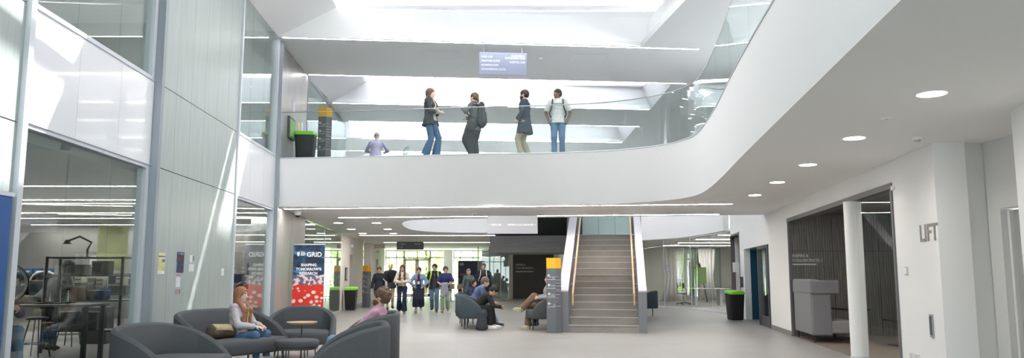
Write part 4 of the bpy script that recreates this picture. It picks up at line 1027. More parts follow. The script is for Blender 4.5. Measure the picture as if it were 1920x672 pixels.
poster('poster',11.62,11.92,1.34,1.66,'dark blue and red poster on the green-grey wall',[(0,0,1,.97,(.02,.03,.08)),(.25,.45,.6,.8,(.6,.08,.06)),(.3,.55,.5,.7,(.8,.6,.4)),(.1,.85,.9,.93,(.7,.7,.75)),(.2,.34,.8,.42,(.15,.25,.6)),(.3,.05,.65,.3,(.7,.65,.68)),(.0,.1,.1,.5,(.2,.4,.7)),(.75,.03,.95,.2,(.7,.8,.85))])
poster('poster',11.58,11.86,1.02,1.33,'white poster with pink heading and coloured foot under the dark blue one',[(.2,.90,.8,.96,(.5,.12,.35)),(.15,.02,.35,.22,(.15,.3,.55)),(.4,.02,.6,.25,(.6,.2,.12)),(.7,.02,.9,.22,(.15,.2,.4)),(.2,.35,.8,.82,(.66,.68,.70))])
poster('poster',12.10,12.40,1.33,1.65,'plain white poster with faint grey print beside the woman\'s end of the wall',[(.15,.1,.9,.45,(.66,.68,.70)),(.2,.55,.6,.9,(.68,.70,.72)),(.7,.62,.85,.85,(.15,.1,.15))])
poster('poster',13.75,13.9,1.30,1.42,'small white notice on the wall above the red-haired woman',[(.1,.2,.9,.8,(.7,.71,.72))])
# ---- bins ---------------------------------------------------------------------
BINB=mat('bin_black',(.018,.018,.02),.5); 
def bin_(loc,rz,label):
    e=empty('recycling_bin',loc,rz,label,'bin','black bins with lime lids')
    def ring(w,d,z,r=.05): 
        return [(x*(w/2-r)+r*math.cos(t),y*(d/2-r)+r*math.sin(t),z) for (x,y,t0) in ((1,1,0),(-1,1,90),(-1,-1,180),(1,-1,270)) for t in [R(t0+q) for q in (0,22,45,67,90)]]
    def loft(rings,mi=0):
        m=MB(); n=len(rings[0]); vs=[p for r in rings for p in r]
        m.add(vs,[(k*n+i,k*n+(i+1)%n,(k+1)*n+(i+1)%n,(k+1)*n+i) for k in range(len(rings)-1) for i in range(n)]+[tuple(range(n-1,-1,-1)),tuple(range((len(rings)-1)*n,len(rings)*n))]); return m
    loft([ring(.32,.34,.02),ring(.36,.38,.05),ring(.44,.44,.76),ring(.45,.45,.78)]).build('bin_body',BINB,e,smooth=True)
    a=ring(.47,.47,.76,.06); b=ring(.47,.47,.80,.06); c=ring(.42,.42,.84,.08)
    tilt=lambda r: [(x,y,z+.04*(y+.2)/.4) for x,y,z in r]
    loft([tilt(a),tilt(b),tilt(c)]).build('bin_lid',GREENL,e,smooth=True)
    m=MB(); m.box((.22,-.03,.5),(.245,.03,.53)); m.build('lid_handle',BLACK,e)
    return e
b0=bin_((-6.02,29.3,0),0,'black bin with lime lid standing against the far-left white wall')
copy_tree(b0,None,(6.47,22.95-.15,0),R(8),'black bin with lime lid beside the blue doorway')
ub=copy_tree(b0,None,(-5.12,19.0,Z2),R(5),'black bin with lime lid on the upper floor by the wood wall')
for c in kids(ub): c.scale=(1.08,1.08,1.08)
# ---- framed green notice, papers, wall boxes ------------------------------------
def wallbox(name,loc,rz,size,m_,label,cat,inner=None,kidn='screen',group=None):
    e=empty(name,loc,rz,label,cat,group); w,d,h=size
    m=MB(); m.box((-w/2,-d,-h/2),(w/2,0,h/2)); m.build('housing',m_,e,bevel=.004)
    if inner: m=MB(); m.box((-w*.38,-d-.004,-h*.4),(w*.38,-d+.001,h*.4)); m.build(kidn,inner,e)
    return e
LW=math.pi/2+.058; RW=-math.pi/2-.1412
wallbox('notice_frame',(lwx(18.6)+.003,18.6,4.85),LW,(.6,.05,.52),DARK,'dark framed green notice above the upper floor bin','notice',mat('notice_green',(.18,.45,.08),.5),'sheet')
for Y,z,h,c,lab in ((18.9,5.45,.3,(.62,.58,.75),'faint lilac sheet high on the upper wood wall'),(19.5,5.0,.36,(.8,.7,.2),'yellow sheet on the upper wood wall beside the green notice'),(19.9,4.95,.62,(.8,.8,.82),'tall white sheet on the upper wood wall beside the yellow one'),(20.2,4.75,.4,(.7,.75,.85),'pale blue sheet on the upper wood wall near its end')):
    wallbox('wall_paper_sheet',(lwx(Y)+.003,Y,z),LW,(.22,.003,h),mat('sheet_%d'%int(c[0]*100+z*10),c,.7),lab,'paper',group='sheets on the upper wood wall')
wallbox('light_switch',(rwx(10.02)-.002,10.02,1.36),RW,(.1,.012,.1),mat('switch_grey',(.5,.5,.5),.4),'small grey square switch on the white wall by the alcove','switch',WHITE,'rocker')
wallbox('lift_call_panel',(rwx(9.3)-.002,9.3,.71),RW,(.085,.015,.27),mat('call_panel_grey',(.35,.36,.37),.35,.4),'upright grey lift call panel low on the white wall','panel',DARK,'button_plate')
for Y,lab in ((10.02,'single'),(9.83,'double')):
    wallbox('power_socket',(rwx(Y)-.002,Y,.29),RW,(.09 if lab=='single' else .15,.01,.09),PAPER,lab+' white socket low on the white wall under the switch','socket',mat('socket_inset',(.6,.6,.6),.5),'socket_face')
wallbox('door_sensor',(rwx(10.3)-.002,10.3,2.46),RW,(.06,.03,.06),PAPER,'tiny white sensor at the top corner of the alcove opening','sensor',WHITE,'lens')
wallbox('paper_notice',(rwx(24.27)-.02,24.25,1.55),0.0,(.42,.004,.3),PAPER,'white notice sheet in the brown doorway recess','notice',mat('faint_print',(.66,.66,.66),.7),'printed_block')
wallbox('hand_sanitiser_dispenser',(rwx(23.75)-.002,23.75,1.10),RW,(.16,.1,.32),DARK,'dark wall dispenser beside the blue doorway','dispenser',PAPER,'label_plate')
wallbox('notice_frame',(-6.36,29.9,1.35),math.pi/2,(.35,.04,.5),BLACK,'small black frame on the far-left white wall above the bin','notice',mat('notice_grey',(.3,.3,.3),.5),'sheet')
for p_,lab in (((-6.34,30.6,2.35),'first small blue sign plate jutting from the far-left white wall'),((-6.8,39.2,2.4),'second small blue sign plate on the farther white wall')):
    e=empty('projecting_sign',p_,0,lab,'sign'); m=MB(); m.box((0,0,.04),(.11,.015,.15)); m.build('sign_plate',mat('pale_blue_sign',(.55,.68,.85),.4),e); m=MB(); m.box((-.04,0,.08),(0,.015,.12)); m.build('bracket',CHROME,e)
wallbox('paper_notice',(7.18,36,1.6),0,(.2,.004,.28),mat('blue_sheet',(.35,.5,.85),.6),'small bright blue notice inside the curved glass meeting room','notice',PAPER,'printed_block')
# ceiling fittings
def lathething(name,loc,prof,m_,label,cat,extra=None,n=20):
    e=empty(name,loc,0,label,cat); m=MB(); m.lathe(prof,n=n); m.build('housing',m_,e,smooth=True)
    if extra: m=MB(); m.lathe(extra[0],n=n); m.build(extra[1],extra[2],e,smooth=True)
    return e
lathething('smoke_detector',(4.55,8.59,Z1),[(.055,-.03),(.062,-.012),(.062,0)],WHITE,'white smoke detector on the right soffit beside the LIFT wall','detector',([(.028,-.05),(.04,-.03),(.04,-.025)],'sensing_chamber',mat('detector_grey',(.5,.5,.5),.5)))
lathething('ceiling_sensor',(3.69,7.52,Z1),[(.03,-.012),(.05,-.004),(.05,0)],WHITE,'flat white disc sensor between the two nearest downlights','sensor',([(.012,-.016),(.018,-.01)],'lens',mat('detector_grey',(.5,.5,.5),.5)))
lathething('ceiling_camera',(-5.2,18.8,Z1),[(.05,-.10),(.085,-.06),(.09,-.03),(.09,0)],WHITE,'white dome camera at the corner above the GRID banner','camera',([(.01,-.14),(.05,-.12),(.06,-.095)],'dome',BLACK))
lathething('smoke_detector',(-.93,19.26,Z1),[(.05,-.035),(.06,-.015),(.06,0)],WHITE,'small detector on the soffit left of the pale hanging sign','detector',([(.02,-.05),(.035,-.03)],'sensing_chamber',DARK))
lathething('smoke_detector',(.7,18.75,Z3),[(.05,-.035),(.06,-.015),(.06,0)],WHITE,'small detector on the upper ceiling right of the directory sign','detector',([(.02,-.05),(.035,-.03)],'sensing_chamber',mat('detector_grey',(.5,.5,.5),.5)))
for x,Y,lab in ((-1.75,18.3,'faint square access panel in the upper ceiling above the woman in the blazer'),(1.9,18.6,'faint square access panel in the upper ceiling above the man in white')):
    e=empty('ceiling_hatch',(x,Y,Z3),0,lab,'hatch')
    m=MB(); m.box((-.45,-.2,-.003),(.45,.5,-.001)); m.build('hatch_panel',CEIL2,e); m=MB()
    for a in ((-.46,-.21,.46,-.2),(-.46,.5,.46,.51),(-.46,-.2,-.45,.5),(.45,-.2,.46,.5)): m.box((a[0],a[1],-.005),(a[2],a[3],0))
    m.build('hatch_frame',FRAMEL,e)
# white column
e=empty('round_column',(5.40,12.28,0),0,'round white column in the alcove opening','column')
m=MB(); m.lathe([(.132,.004),(.132,2.46)],n=40); m.build('shaft',WHITE,e,smooth=True); m=MB(); m.lathe([(.14,0),(.14,.06)],n=40); m.build('base_ring',FRAMEL,e,smooth=True)
e=struct(empty('window_50',(rwx(10.45),10.45,0)))
m=MB(); m.wall((.245,1.65),(.03,.02),.02,2.44,.012); m.build('pane',glassmat('clear_door_glass',(.97,.985,.98),.25),e); 

# ================================================================ furniture
def shell_sofa(name,loc,rz,label,W=1.25,D=.80,hb=.80,hf=1.8,m_=SOFA,group=None,cat='sofa',leg=.2,mL=DARK,dome=.05,ex=.42):
    """lounge sofa facing local -Y: U-shaped upholstered shell whose top sweeps down to the arm fronts"""
    e=empty(name,loc,rz,label,cat,group)
    pts=[]; N=64
    for i in range(N+1):
        ang=math.pi*(.5-.5*math.cos(math.pi*i/N)); ca,sa=math.cos(ang),max(0,math.sin(ang))
        if i in (0,N): sa=0
        x=W/2*math.copysign(abs(ca)**ex,ca); y=-D/2+D*(abs(sa)**(.62 if ex>.3 else .45))
        s=(y+D/2)/D; dm=1-abs(x)/(W/2)
        z=leg+.10+(hb-dome-leg-.10)*(1-(1-s)**hf)**.62+dome*math.sin(min(1,dm*1.2)*math.pi/2)
        pts.append((x,y,z))
    th=.085
    m=MB(); n=0; rows=[]
    for i,(x,y,z) in enumerate(pts):
        a=pts[max(i-1,0)];b=pts[min(i+1,N)]; t_=nrm([b[0]-a[0],b[1]-a[1],0]); nx,ny=t_[1],-t_[0]      # outward
        o=lambda d,zz:(x+nx*d,y+ny*d,zz)
        rows.append([o(-.02,leg),o(0,leg+.03),o(.0,z-.03),o(-.02,z-.006),o(-th/2,z+.006),o(-th+.02,z-.006),o(-th,z-.03),o(-th-.01,leg+.12),o(-th+.01,leg)])
    k=len(rows[0]); vs=[p for r in rows for p in r]
    m.add(vs,[(i*k+j,(i+1)*k+j,(i+1)*k+(j+1)%k,i*k+(j+1)%k) for i in range(N) for j in range(k)]+[tuple(range(k)),tuple(range((N+1)*k-1,N*k-1,-1))])
    m.build('shell',m_,e,smooth=True)
    # seat: rounded slab
    sw,sd_=W/2-th-.004,D-th-.0
    out=[]
    for i in range(33):
        ang=math.pi*i/32; ca,sa=math.cos(ang),math.sin(ang); out.append((sw*math.copysign(abs(ca)**.42,ca),-D/2+.0+(sd_)*abs(sa)**.62))
    front=[(-sw+.03,-D/2-.05),(-sw*.5,-D/2-.085),(0,-D/2-.095),(sw*.5,-D/2-.085),(sw-.03,-D/2-.05)]
    loop_=out+front; c=(0,0); rows=[]
    for (sc,z) in ((.96,leg+.02),(.995,leg+.05),(1,leg+.16),(.985,leg+.20),(.93,leg+.222),(.5,leg+.235)):
        rows.append([(x*sc,(y-0)*sc,z) for x,y in loop_])
    n=len(loop_); m=MB(); m.add([p for r in rows for p in r],[(a*n+i,a*n+(i+1)%n,(a+1)*n+(i+1)%n,(a+1)*n+i) for a in range(5) for i in range(n)]+[tuple(range(n-1,-1,-1)),tuple(range(5*n,6*n))])
    m.build('seat',m_,e,smooth='all')
    for x,y in ((W/2-.12,-D/2+.05),(-W/2+.12,-D/2+.05),(W/2-.16,D/2-.18),(-W/2+.16,D/2-.18)):
        m=MB(); m.cyl((x*1.03,y*1.03,0),(x,y,leg+.03),.012,.02,n=12); m.build('leg',mL,e,smooth=True)
    return e
G1='grey lounge sofas on the left'
F_R=R(90)   # faces +X when local -Y is turned by +90
shell_sofa('lounge_sofa',(-3.72,8.55,0),R(78),'empty grey curved lounge sofa nearest the lab window',1.25,.84,.78,1.9,group=G1)
shell_sofa('lounge_sofa',(-4.02,11.15,0),R(62),'grey curved lounge sofa against the wall with the red-haired woman on it',1.6,.88,.82,1.9,group=G1)
shell_sofa('lounge_sofa',(-3.42,12.75,0),R(6),'grey curved lounge sofa with domed back facing the camera, before the GRID banner',1.16,.74,.80,1.7,group=G1,dome=.14)
sB=shell_sofa('lounge_sofa',(-1.90,10.3,0),R(-82),'grey lounge sofa holding the man in pink, its back turned to the stairs',1.3,.86,.82,2.1,group=G1,dome=.0,ex=.26)
sA=shell_sofa('lounge_sofa',(-1.72,8.30,0),R(-80),'grey lounge sofa seen side-on, nearer than the man in pink',1.2,.86,.80,1.8,group=G1,dome=.0,ex=.26)
e=empty('ottoman',(-3.02,11.10,0),0,'small round grey ottoman on thin legs between the sofas','ottoman')
m=MB(); m.lathe([(.28,.30),(.305,.315),(.305,.385),(.28,.405),(.1,.41)],n=40); m.build('cushion',SOFA,e,smooth='all')
m=MB(); m.lathe([(.285,.275),(.285,.30)],n=40); m.build('base_ring',DARK,e,smooth=True)
for a in (20,80,140,200,260,320): m=MB(); m.cyl((.27*math.cos(R(a)),.27*math.sin(R(a)),0),(.25*math.cos(R(a)),.25*math.sin(R(a)),.28),.009,n=10); m.build('leg',DARK,e)
e=empty('side_table',(-3.14,11.78,0),0,'small side table with thin oak tray top on a black stem behind the ottoman','table')
m=MB(); m.lathe([(.17,.575),(.215,.595),(.225,.612),(.215,.605),(.0,.588)],n=40); m.build('tray_top',WOODL,e,smooth='all')
m=MB(); m.cyl((0,0,.02),(0,0,.58),.013,n=14); m.build('stem',DARK,e); m=MB(); m.lathe([(.15,0),(.15,.012),(.03,.02)],n=32); m.build('base_plate',DARK,e,smooth=True)
# tub chairs in the middle of the hall
def tub(loc,rz,label,m_=SOFAB,h=.82): return shell_sofa('tub_chair',loc,rz,label,.72,.66,h,2.2,m_,'blue-grey tub chairs in the hall','armchair',.26,DARK,.02)
tub((-.98,19.35,0),R(82),'slate blue tub chair holding the man in black, backpack beside it')
tub((-1.10,20.3,0),R(82),'slate blue tub chair holding the man in the blue jumper')
tub((-1.18,21.6,0),R(60),'slate blue tub chair holding the dark-haired woman, farthest of the group')
tub((.76,19.15,0),R(-84),'dark tub chair behind the totem holding the man in brown trousers',SOFA)
tub((.95,20.5,0),R(-95),'dark tub chair behind the totem, half hidden beside the stairs',SOFA)
tub((4.35,25.2,0),R(-100),'slate blue tub chair just right of the stairs, partly hidden')
# booth sofas in the alcove
BOOTH=mat('booth_grey_fabric',(.20,.20,.215),.9,noise=.1,nscale=40,bump=.2,bscale=300)
def booth(loc,rz,label,L=1.5):
    e=empty('booth_sofa',loc,rz,label,'booth sofa','high-backed booth sofas in the alcove')
    m=MB(); m.box((-.02,0,.14),(.12,L,.98)); m.build('high_back',BOOTH,e,bevel=.03,seg=3)
    for y0 in (-.02,L-.06):
        m=MB(); m.box((.0,y0,.14),(.36,y0+.08,.94)); m.build('side_panel',BOOTH,e,bevel=.03,seg=3)
    for y0 in (-.04,L-.08):
        m=MB(); m.box((-.03,y0,.93),(.52,y0+.12,1.20)); m.build('head_wing',BOOTH,e,bevel=.035,seg=3)
    m=MB(); m.box((-.03,-.02,.93),(.13,L,1.22)); m.build('head_band',BOOTH,e,bevel=.035,seg=3)
    m=MB(); m.box((.12,.0,.18),(.80,L-.03,.42)); m.build('seat',mat('booth_seat_fabric',(.28,.275,.275),.9,noise=.1,nscale=40),e,bevel=.03,seg=3)
    for x,y in ((.04,.04),(.04,L-.04),(.74,.08),(.74,L-.10)):
        m=MB(); m.cyl((x,y,0),(x,y,.2),.018,n=10); m.build('leg',BLACK,e)
    return e
booth((5.82,15.25,.006),-.14,'grey high-backed booth sofa just inside the alcove opening, before the pale letters')
booth((9.2,15.5,.006),math.pi-.14,'grey booth sofa deeper in the alcove, right of the column')
def btable(loc,label,z=.72,s=.45,pl=True):
    e=empty('pedestal_table',loc,0,label,'table','black tables in the alcove')
    m=MB(); m.box((-s,-.3,z-.03),(s,.3,z)); m.build('table_top',BLACK,e,bevel=.008); m=MB(); m.cyl((0,0,.02),(0,0,z-.03),.035,n=14); m.build('stem',BLACK,e); m=MB(); m.box((-.3,-.25,0),(.3,.25,.02)); m.build('base_plate',BLACK,e)
btable((7.35,14.6,.006),'black table to the right of the column in the alcove',.48,.35)
btable((6.98,16.2,.006),'small black table behind the column in the alcove',.62,.28)
e=empty('ring_light',(7.75,14.6,2.48),0,'dark ring pendant light hanging in the alcove','ceiling light')
m=MB(); m.tube([(.42*math.cos(R(a)),.42*math.sin(R(a)),0) for a in range(0,361,10)],.03,8); m.build('ring',BLACK,e,smooth=True)
m=MB(); m.tube([(0.42,0,0),(0.42,0,.14)],.006); m.tube([(-.42,0,0),(-.42,0,.14)],.006); m.build('hanger',BLACK,e)
m=MB(); m.tube([(.42*math.cos(R(a)),.42*math.sin(R(a)),-.028) for a in range(0,361,10)],.012,8); m.build('diffuser',LEDW,e,smooth=True)
strip((7.1,14.0),(7.9,14.0),2.62,.03,'short linear light on the alcove ceiling','alcove lights')
strip((6.3,11.6),(9.3,11.6),2.62,.05,'added linear light out of view at the near end of the alcove ceiling','alcove lights')  # extra strip added out of view to brighten the alcove
# backpack by the tub chair
def backpack(loc,rz,label,c=(.03,.032,.045),m_=None,s=1.,tilt=0.):
    e=empty('backpack',loc,rz,label,'backpack'); e.rotation_euler=(tilt,0,rz)
    mm=m_ or cloth('pack_%d'%int(c[0]*1000+c[2]*100),c)
    mk('bag',[cap((0,0,.12*s),(0,0,.36*s),.14*s,.10*s,.04,sq=(V3(0,1,0),.62)),ell((0,0,.06*s),(.155*s,.095*s,.07*s),.03)],.012,mm,e,crease=.003,cuts=[lambda G:-(G[...,2]-.004)])
    mk('front_pocket',[cap((0,-.085*s,.10*s),(0,-.08*s,.2*s),.105*s,.085*s,.02,sq=(V3(0,1,0),.4))],.012,mm,e)
    for sx in (-.07,.07): m=MB(); m.tube([(sx*s,.07*s,.42*s),(sx*s,.14*s,.34*s),(sx*s,.14*s,.2*s),(sx*1.3*s,.09*s,.08*s)],.013,8); m.build('shoulder_strap',BLACK,e,smooth=True)
    m=MB(); m.tube([(-.03*s,.02,.45*s),(0,.02,.49*s),(.03*s,.02,.45*s)],.008,8); m.build('carry_handle',BLACK,e,smooth=True)
    return e
backpack((-.72,18.78,0),R(10),'black backpack standing on the floor in front of the tub chair')

# ================================================================ lab behind the glass
BENCH=mat('bench_dark',(.075,.078,.08),.5); BEIGE=mat('instrument_beige',(.42,.40,.34),.5); PEG=mat('pegboard_black',(.028,.03,.032),.5)
def bench(loc,rz,L,label,D=.75,h=.9,shelf=True,sh=.42):
    e=empty('lab_bench',loc,rz,label,'bench','lab benches')
    m=MB(); m.box((0,0,h-.035),(L,D,h)); m.build('worktop',mat('worktop_grey',(.30,.31,.31),.35),e,bevel=.004)
    for x in (.05,L-.11):
        for y in (.04,D-.1): m=MB(); m.box((x,y,0),(x+.06,y+.06,h-.035)); m.build('leg',BENCH,e)
    if shelf:
        m=MB(); m.box((0,D-.03,h),(L,D,h+sh)); m.build('back_panel',PEG,e)
        m=MB(); m.box((0,D-.32,h+sh),(L,D,h+sh+.025)); m.build('shelf',BENCH,e)
        m=MB(); [m.box((.04+i*.5,D-.034,h+.03),(.06+i*.5,D-.03,h+sh-.02)) for i in range(int(L/.5))]; m.build('slotted_rail',CHROME,e)
    return e
bench((-9.9,10.9,0),R(8),3.8,'nearest lab bench behind the glass with papers and cables',.8,.88,False)
bench((-12.2,15.6,0),0,5.6,'long dark lab bench with shelf in the middle of the lab',.75,.9,True,.13)
bench((-13.8,18.6,0),0,6.6,'second long dark lab bench with shelf, behind the first',.75,.9)
bench((-14.8,21.9,0),0,7.6,'long lab bench along the rear of the lab',.75,.9)
def instrument(loc,rz,label,w=.32,h=.2,d=.3,scr=True,c=BEIGE):
    e=empty('oscilloscope' if scr else 'bench_power_supply',loc,rz,label,'instrument','bench instruments in the lab')
    m=MB(); m.box((-w/2,0,0),(w/2,d,h)); m.build('casing',c,e,bevel=.008)
    m=MB(); m.box((-w*.42,-.006,h*.25),(w*.08,.0,h*.88)); m.build('screen',mat('screen_dark',(.03,.05,.06),.2) if scr else DARK,e)
    for i in range(6):
        m=MB(); m.cyl((w*(.18+.11*(i%3)),-.018,h*(.3+.38*(i//3))),(w*(.18+.11*(i%3)),0,h*(.3+.38*(i//3))),.014,n=10); m.build('knob',BLACK,e)
ws=('leftmost','second','third','fourth','fifth','sixth')
for i,(x,w_,h_) in enumerate(((-9.0,.34,.24),(-8.55,.36,.22),(-8.15,.3,.26),(-7.72,.34,.2),(-7.3,.3,.24))):
    instrument((x,16.05,1.056),0,ws[i]+' beige instrument from the left on the middle bench shelf in the lab',w_,h_,scr=i%2==0)
for i,(x,w_,h_) in enumerate(((-11.5,.4,.2),(-10.8,.34,.3),(-9.3,.36,.26),(-8.5,.4,.22),(-7.7,.3,.3))):
    instrument((x,18.66,.9),0,ws[i]+' grey instrument from the left on the second lab bench',w_,h_,scr=i%2==1,c=mat('instrument_grey',(.2,.21,.22),.5) if i%2 else BEIGE)
for i,(x,w_,h_) in enumerate(((-11.6,.5,.3),(-10.9,.3,.36),(-10.2,.5,.2),(-9.5,.3,.3),(-8.7,.42,.26),(-7.9,.36,.2))):
    instrument((x,15.66,.9),0,ws[i]+' dark instrument from the left on the middle bench worktop',w_,h_,scr=i%2==1,c=mat('instrument_dark',(.06,.063,.07),.5))
def stool(loc,label):
    e=empty('lab_stool',loc,0,label,'stool','lab stools')
    m=MB(); m.lathe([(.15,.60),(.165,.62),(.15,.64)],n=20); m.build('seat',BLACK,e,smooth=True)
    for a in (45,135,225,315):
        m=MB(); m.cyl((.22*math.cos(R(a)),.22*math.sin(R(a)),0),(.1*math.cos(R(a)),.1*math.sin(R(a)),.61),.011,n=8); m.build('leg',DARK,e)
    m=MB(); m.tube([(.17*math.cos(R(a)),.17*math.sin(R(a)),.22) for a in range(0,361,30)],.008,6); m.build('foot_ring',DARK,e)
for (x,y),s in zip(((-9.6,12.4),(-8.6,12.9),(-7.6,12.6),(-10.4,14.4),(-8.2,14.6)),('left front','centre front','right front','left rear','right rear')): stool((x,y,0),s+' black lab stool between the benches')
# large items on the benches
e=empty('paper_roll_sheet',(-7.35,16.9,1.37),0,'large curling sheet of pale yellow paper hanging above the instruments','paper')
e.location=(-9.35,18.3,-.32)
m=MB(); vs=[];nn=14
for i in range(nn+1):
    t=i/nn-.5
    for z in (1.75,2.05,2.4,2.78):
        wd=.30+.07*math.sin((z-1.75)/1.03*math.pi*.8); vs.append((t*2*wd,.12*math.cos(t*5),z-.10*abs(t)*(2.78-z)))
m.add(vs,[(i*4+j,(i+1)*4+j,(i+1)*4+j+1,i*4+j+1) for i in range(nn) for j in range(3)])
o=m.build('sheet',mat('pale_yellow_film',(.50,.52,.30),.5,noise=.2,nscale=3),e,smooth='all'); md=o.modifiers.new('s','SOLIDIFY'); md.thickness=.006
m=MB(); m.tube([(-.45,.06,2.79),(.45,.06,2.79)],.012); m.build('hanging_rail',CHROME,e)
def small(name,loc,rz,label,cat,*ms):
    e=empty(name,loc,rz,label,cat)
    for nm,mb,ma,kw in ms: mb.build(nm,ma,e,**kw)
    return e
m=MB(); m.lathe([(.07,0),(.085,.05),(.085,.2),(.06,.24)],n=20); m2=MB(); m2.lathe([(.062,.24),(.062,.27)],n=20)
small('white_jar',(-10.1,18.82,1.502),0,'white jar standing on the instrument stack in the lab','jar',('jar_body',m,PAPER,dict(smooth=True)),('lid',m2,PAPER,dict(smooth=True)))
m=MB(); m.box((-.2,-.15,0),(.2,.15,.6)); small('storage_cabinet',(-10.1,18.82,.902),0,'narrow grey cabinet under the white jar in the lab','cabinet',('carcass',m,mat('cab_grey',(.22,.22,.22),.6),dict(bevel=.01)),('door',MB().box((-.18,-.165,.03),(.18,-.15,.57)),mat('cab_door',(.28,.28,.28),.6),{}))
m=MB(); m.box((-.6,-.15,0),(.6,.15,.45)); small('storage_cabinet',(-12.5,22.48,1.347),0,'wide grey cabinet on the rear lab bench','cabinet',('carcass',m,mat('cab_grey',(.22,.22,.22),.6),dict(bevel=.01)),('door',MB().box((-.57,-.165,.03),(-.01,-.15,.42)),MATS['cab_door'],{}),('door',MB().box((.01,-.165,.03),(.57,-.15,.42)),MATS['cab_door'],{}))
for i in range(6):
    m=MB(); m.box((-.13,-.16,0),(.13,.12,.15)); small('parts_bin',(-14.75+i*.3,22.5,1.347),0,ws[i]+' blue plastic parts bin from the left on the rear lab shelf','bin',('tub',m,mat('bin_blue',(.03,.12,.38),.5),dict(bevel=.01)),('label_holder',MB().box((-.06,-.165,.04),(.06,-.16,.09)),PAPER,{}))
# curved white ring light / hose coil
e=empty('hoop_lamp',(-7.25,12.3,.9),R(15),'white hoop lamp standing on the nearest lab bench','lamp'); e.location=(-7.55,11.7,.88)
m=MB(); m.tube([(-.0+.26*math.cos(R(a)),0,.30+.26*math.sin(R(a))) for a in range(-80,95,8)],.022,8); m.build('hoop',mat('hoop_white',(.8,.8,.8),.4),e,smooth=True)
m=MB(); m.tube([(-.0+.285*math.cos(R(a)),.01,.30+.285*math.sin(R(a))) for a in range(-85,100,8)],.014,8); m.build('hoop_frame',BLACK,e,smooth=True)
m=MB(); m.lathe([(.1,0),(.1,.02),(.02,.04)],n=20); m.build('base',BLACK,e,smooth=True)
def retort(loc,label,h=.5):
    e=empty('retort_stand',loc,0,label,'stand','steel stands on the lab bench')
    m=MB(); m.box((-.1,-.07,0),(.1,.07,.02)); m.build('base',BLACK,e); m=MB(); m.cyl((0,0,.02),(0,0,h),.008,n=8); m.build('rod',CHROME,e); m=MB(); m.box((-.02,-.05,h*.7),(.14,.02,h*.7+.04)); m.build('clamp',CHROME,e)
    m=MB(); m.lathe([(.05,.02),(.055,.05),(.02,.14),(.02,.2)],c=(.12,0,0),n=14); m.build('flask',mat('steel_flask',(.5,.5,.5),.2,.8),e,smooth=True)
for x,h,s in ((-7.0,.55,'tall'),(-6.75,.35,'short'),(-9.2,.4,'left'),(-8.5,.5,'slim')): retort((x,11.55+(x+8)*.14,.88),s+' steel stand with clamp on the nearest lab bench',h)
e=empty('equipment_rack',(-7.95,13.3,0),R(4),'open black metal rack with three shelves in the middle of the lab','rack')
for x in (0,1.25):
    for y in (0,.45): m=MB(); m.box((x,y,0),(x+.035,y+.035,1.62)); m.build('post',BLACK,e)
for z in (.35,.86,1.28,1.59): m=MB(); m.box((0,0,z),(1.285,.485,z+.025)); m.build('shelf',DARK,e)
for i,(x,z,w_,h_,c) in enumerate(((-7.6,.887,.32,.22,(.3,.3,.28)),(-7.15,.887,.3,.16,(.05,.05,.06)),(-7.55,1.307,.36,.18,(.32,.31,.27)),(-7.1,1.307,.26,.24,(.10,.10,.11)),(-7.4,.377,.6,.3,(.12,.11,.10)))):
    m=MB(); m.box((-w_/2,-.13,0),(w_/2,.13,h_)); m2=MB(); m2.box((-w_*.4,-.136,h_*.2),(w_*.1,-.13,h_*.85)); m3=MB(); [m3.cyl((w_*.25,-.15,h_*q),(w_*.25,-.13,h_*q),.016,n=8) for q in (.3,.7)]
    small('rack_instrument',(x,13.5+.05,z),R(4),('grey meter','black slim unit','pale wide oscilloscope','dark cube unit','large brown-grey unit')[i]+' on the '+('middle','middle','top','top','bottom')[i]+' shelf of the black lab rack','instrument',('casing',m,mat('rack_case_%d'%i,c,.5),dict(bevel=.006)),('screen',m2,mat('screen_dark',(.03,.05,.06),.2),{}))
# perforated paper tray, cable coils, clutter boxes
m=MB(); m.add([(-.28,-.1,0),(.32,-.14,0),(.3,.16,0),(-.2,.2,.02),(-.1,.05,.17),(.0,.08,.16)],[(0,1,5,4),(1,2,5),(2,3,4,5),(3,0,4),(0,3,2,1)])
small('crumpled_printout',(-8.25,11.25,.885),0,'white dotted printout propped on the nearest lab bench','paper',('sheet',m,PAPER,{}),('printed_dots',MB().box((-.15,-.12,.001),(.2,-.11,.004)),DARK,{}))
def cable(pts,r,m_,label,n='cable'):
    e=tag(MB().tube(smoothcurve(pts,6),r,8).build(n,m_,None,smooth=True),label,'cable')
cable([(-6.62,9.2,.0),(-6.6,9.35,.25),(-6.75,9.7,.5),(-7.2,10.6,.89),(-7.5,10.95,.89)],.012,PAPER,'white cable looping from the nearest lab bench to the floor')
cable([(-9.4,11.2,.89),(-8.9,11.0,.92),(-8.2,11.3,.89),(-7.6,11.15,.91),(-7.,11.6,.89),(-6.5,11.7,.9)],.009,BLACK,'black cable lying along the nearest lab bench')
cable([(-10.1,16.3,1.06),(-9.95,16.25,1.3),(-9.7,16.2,1.38),(-9.45,16.2,1.3),(-9.35,16.3,1.06)],.02,PAPER,'white hose arching over the middle bench shelf')
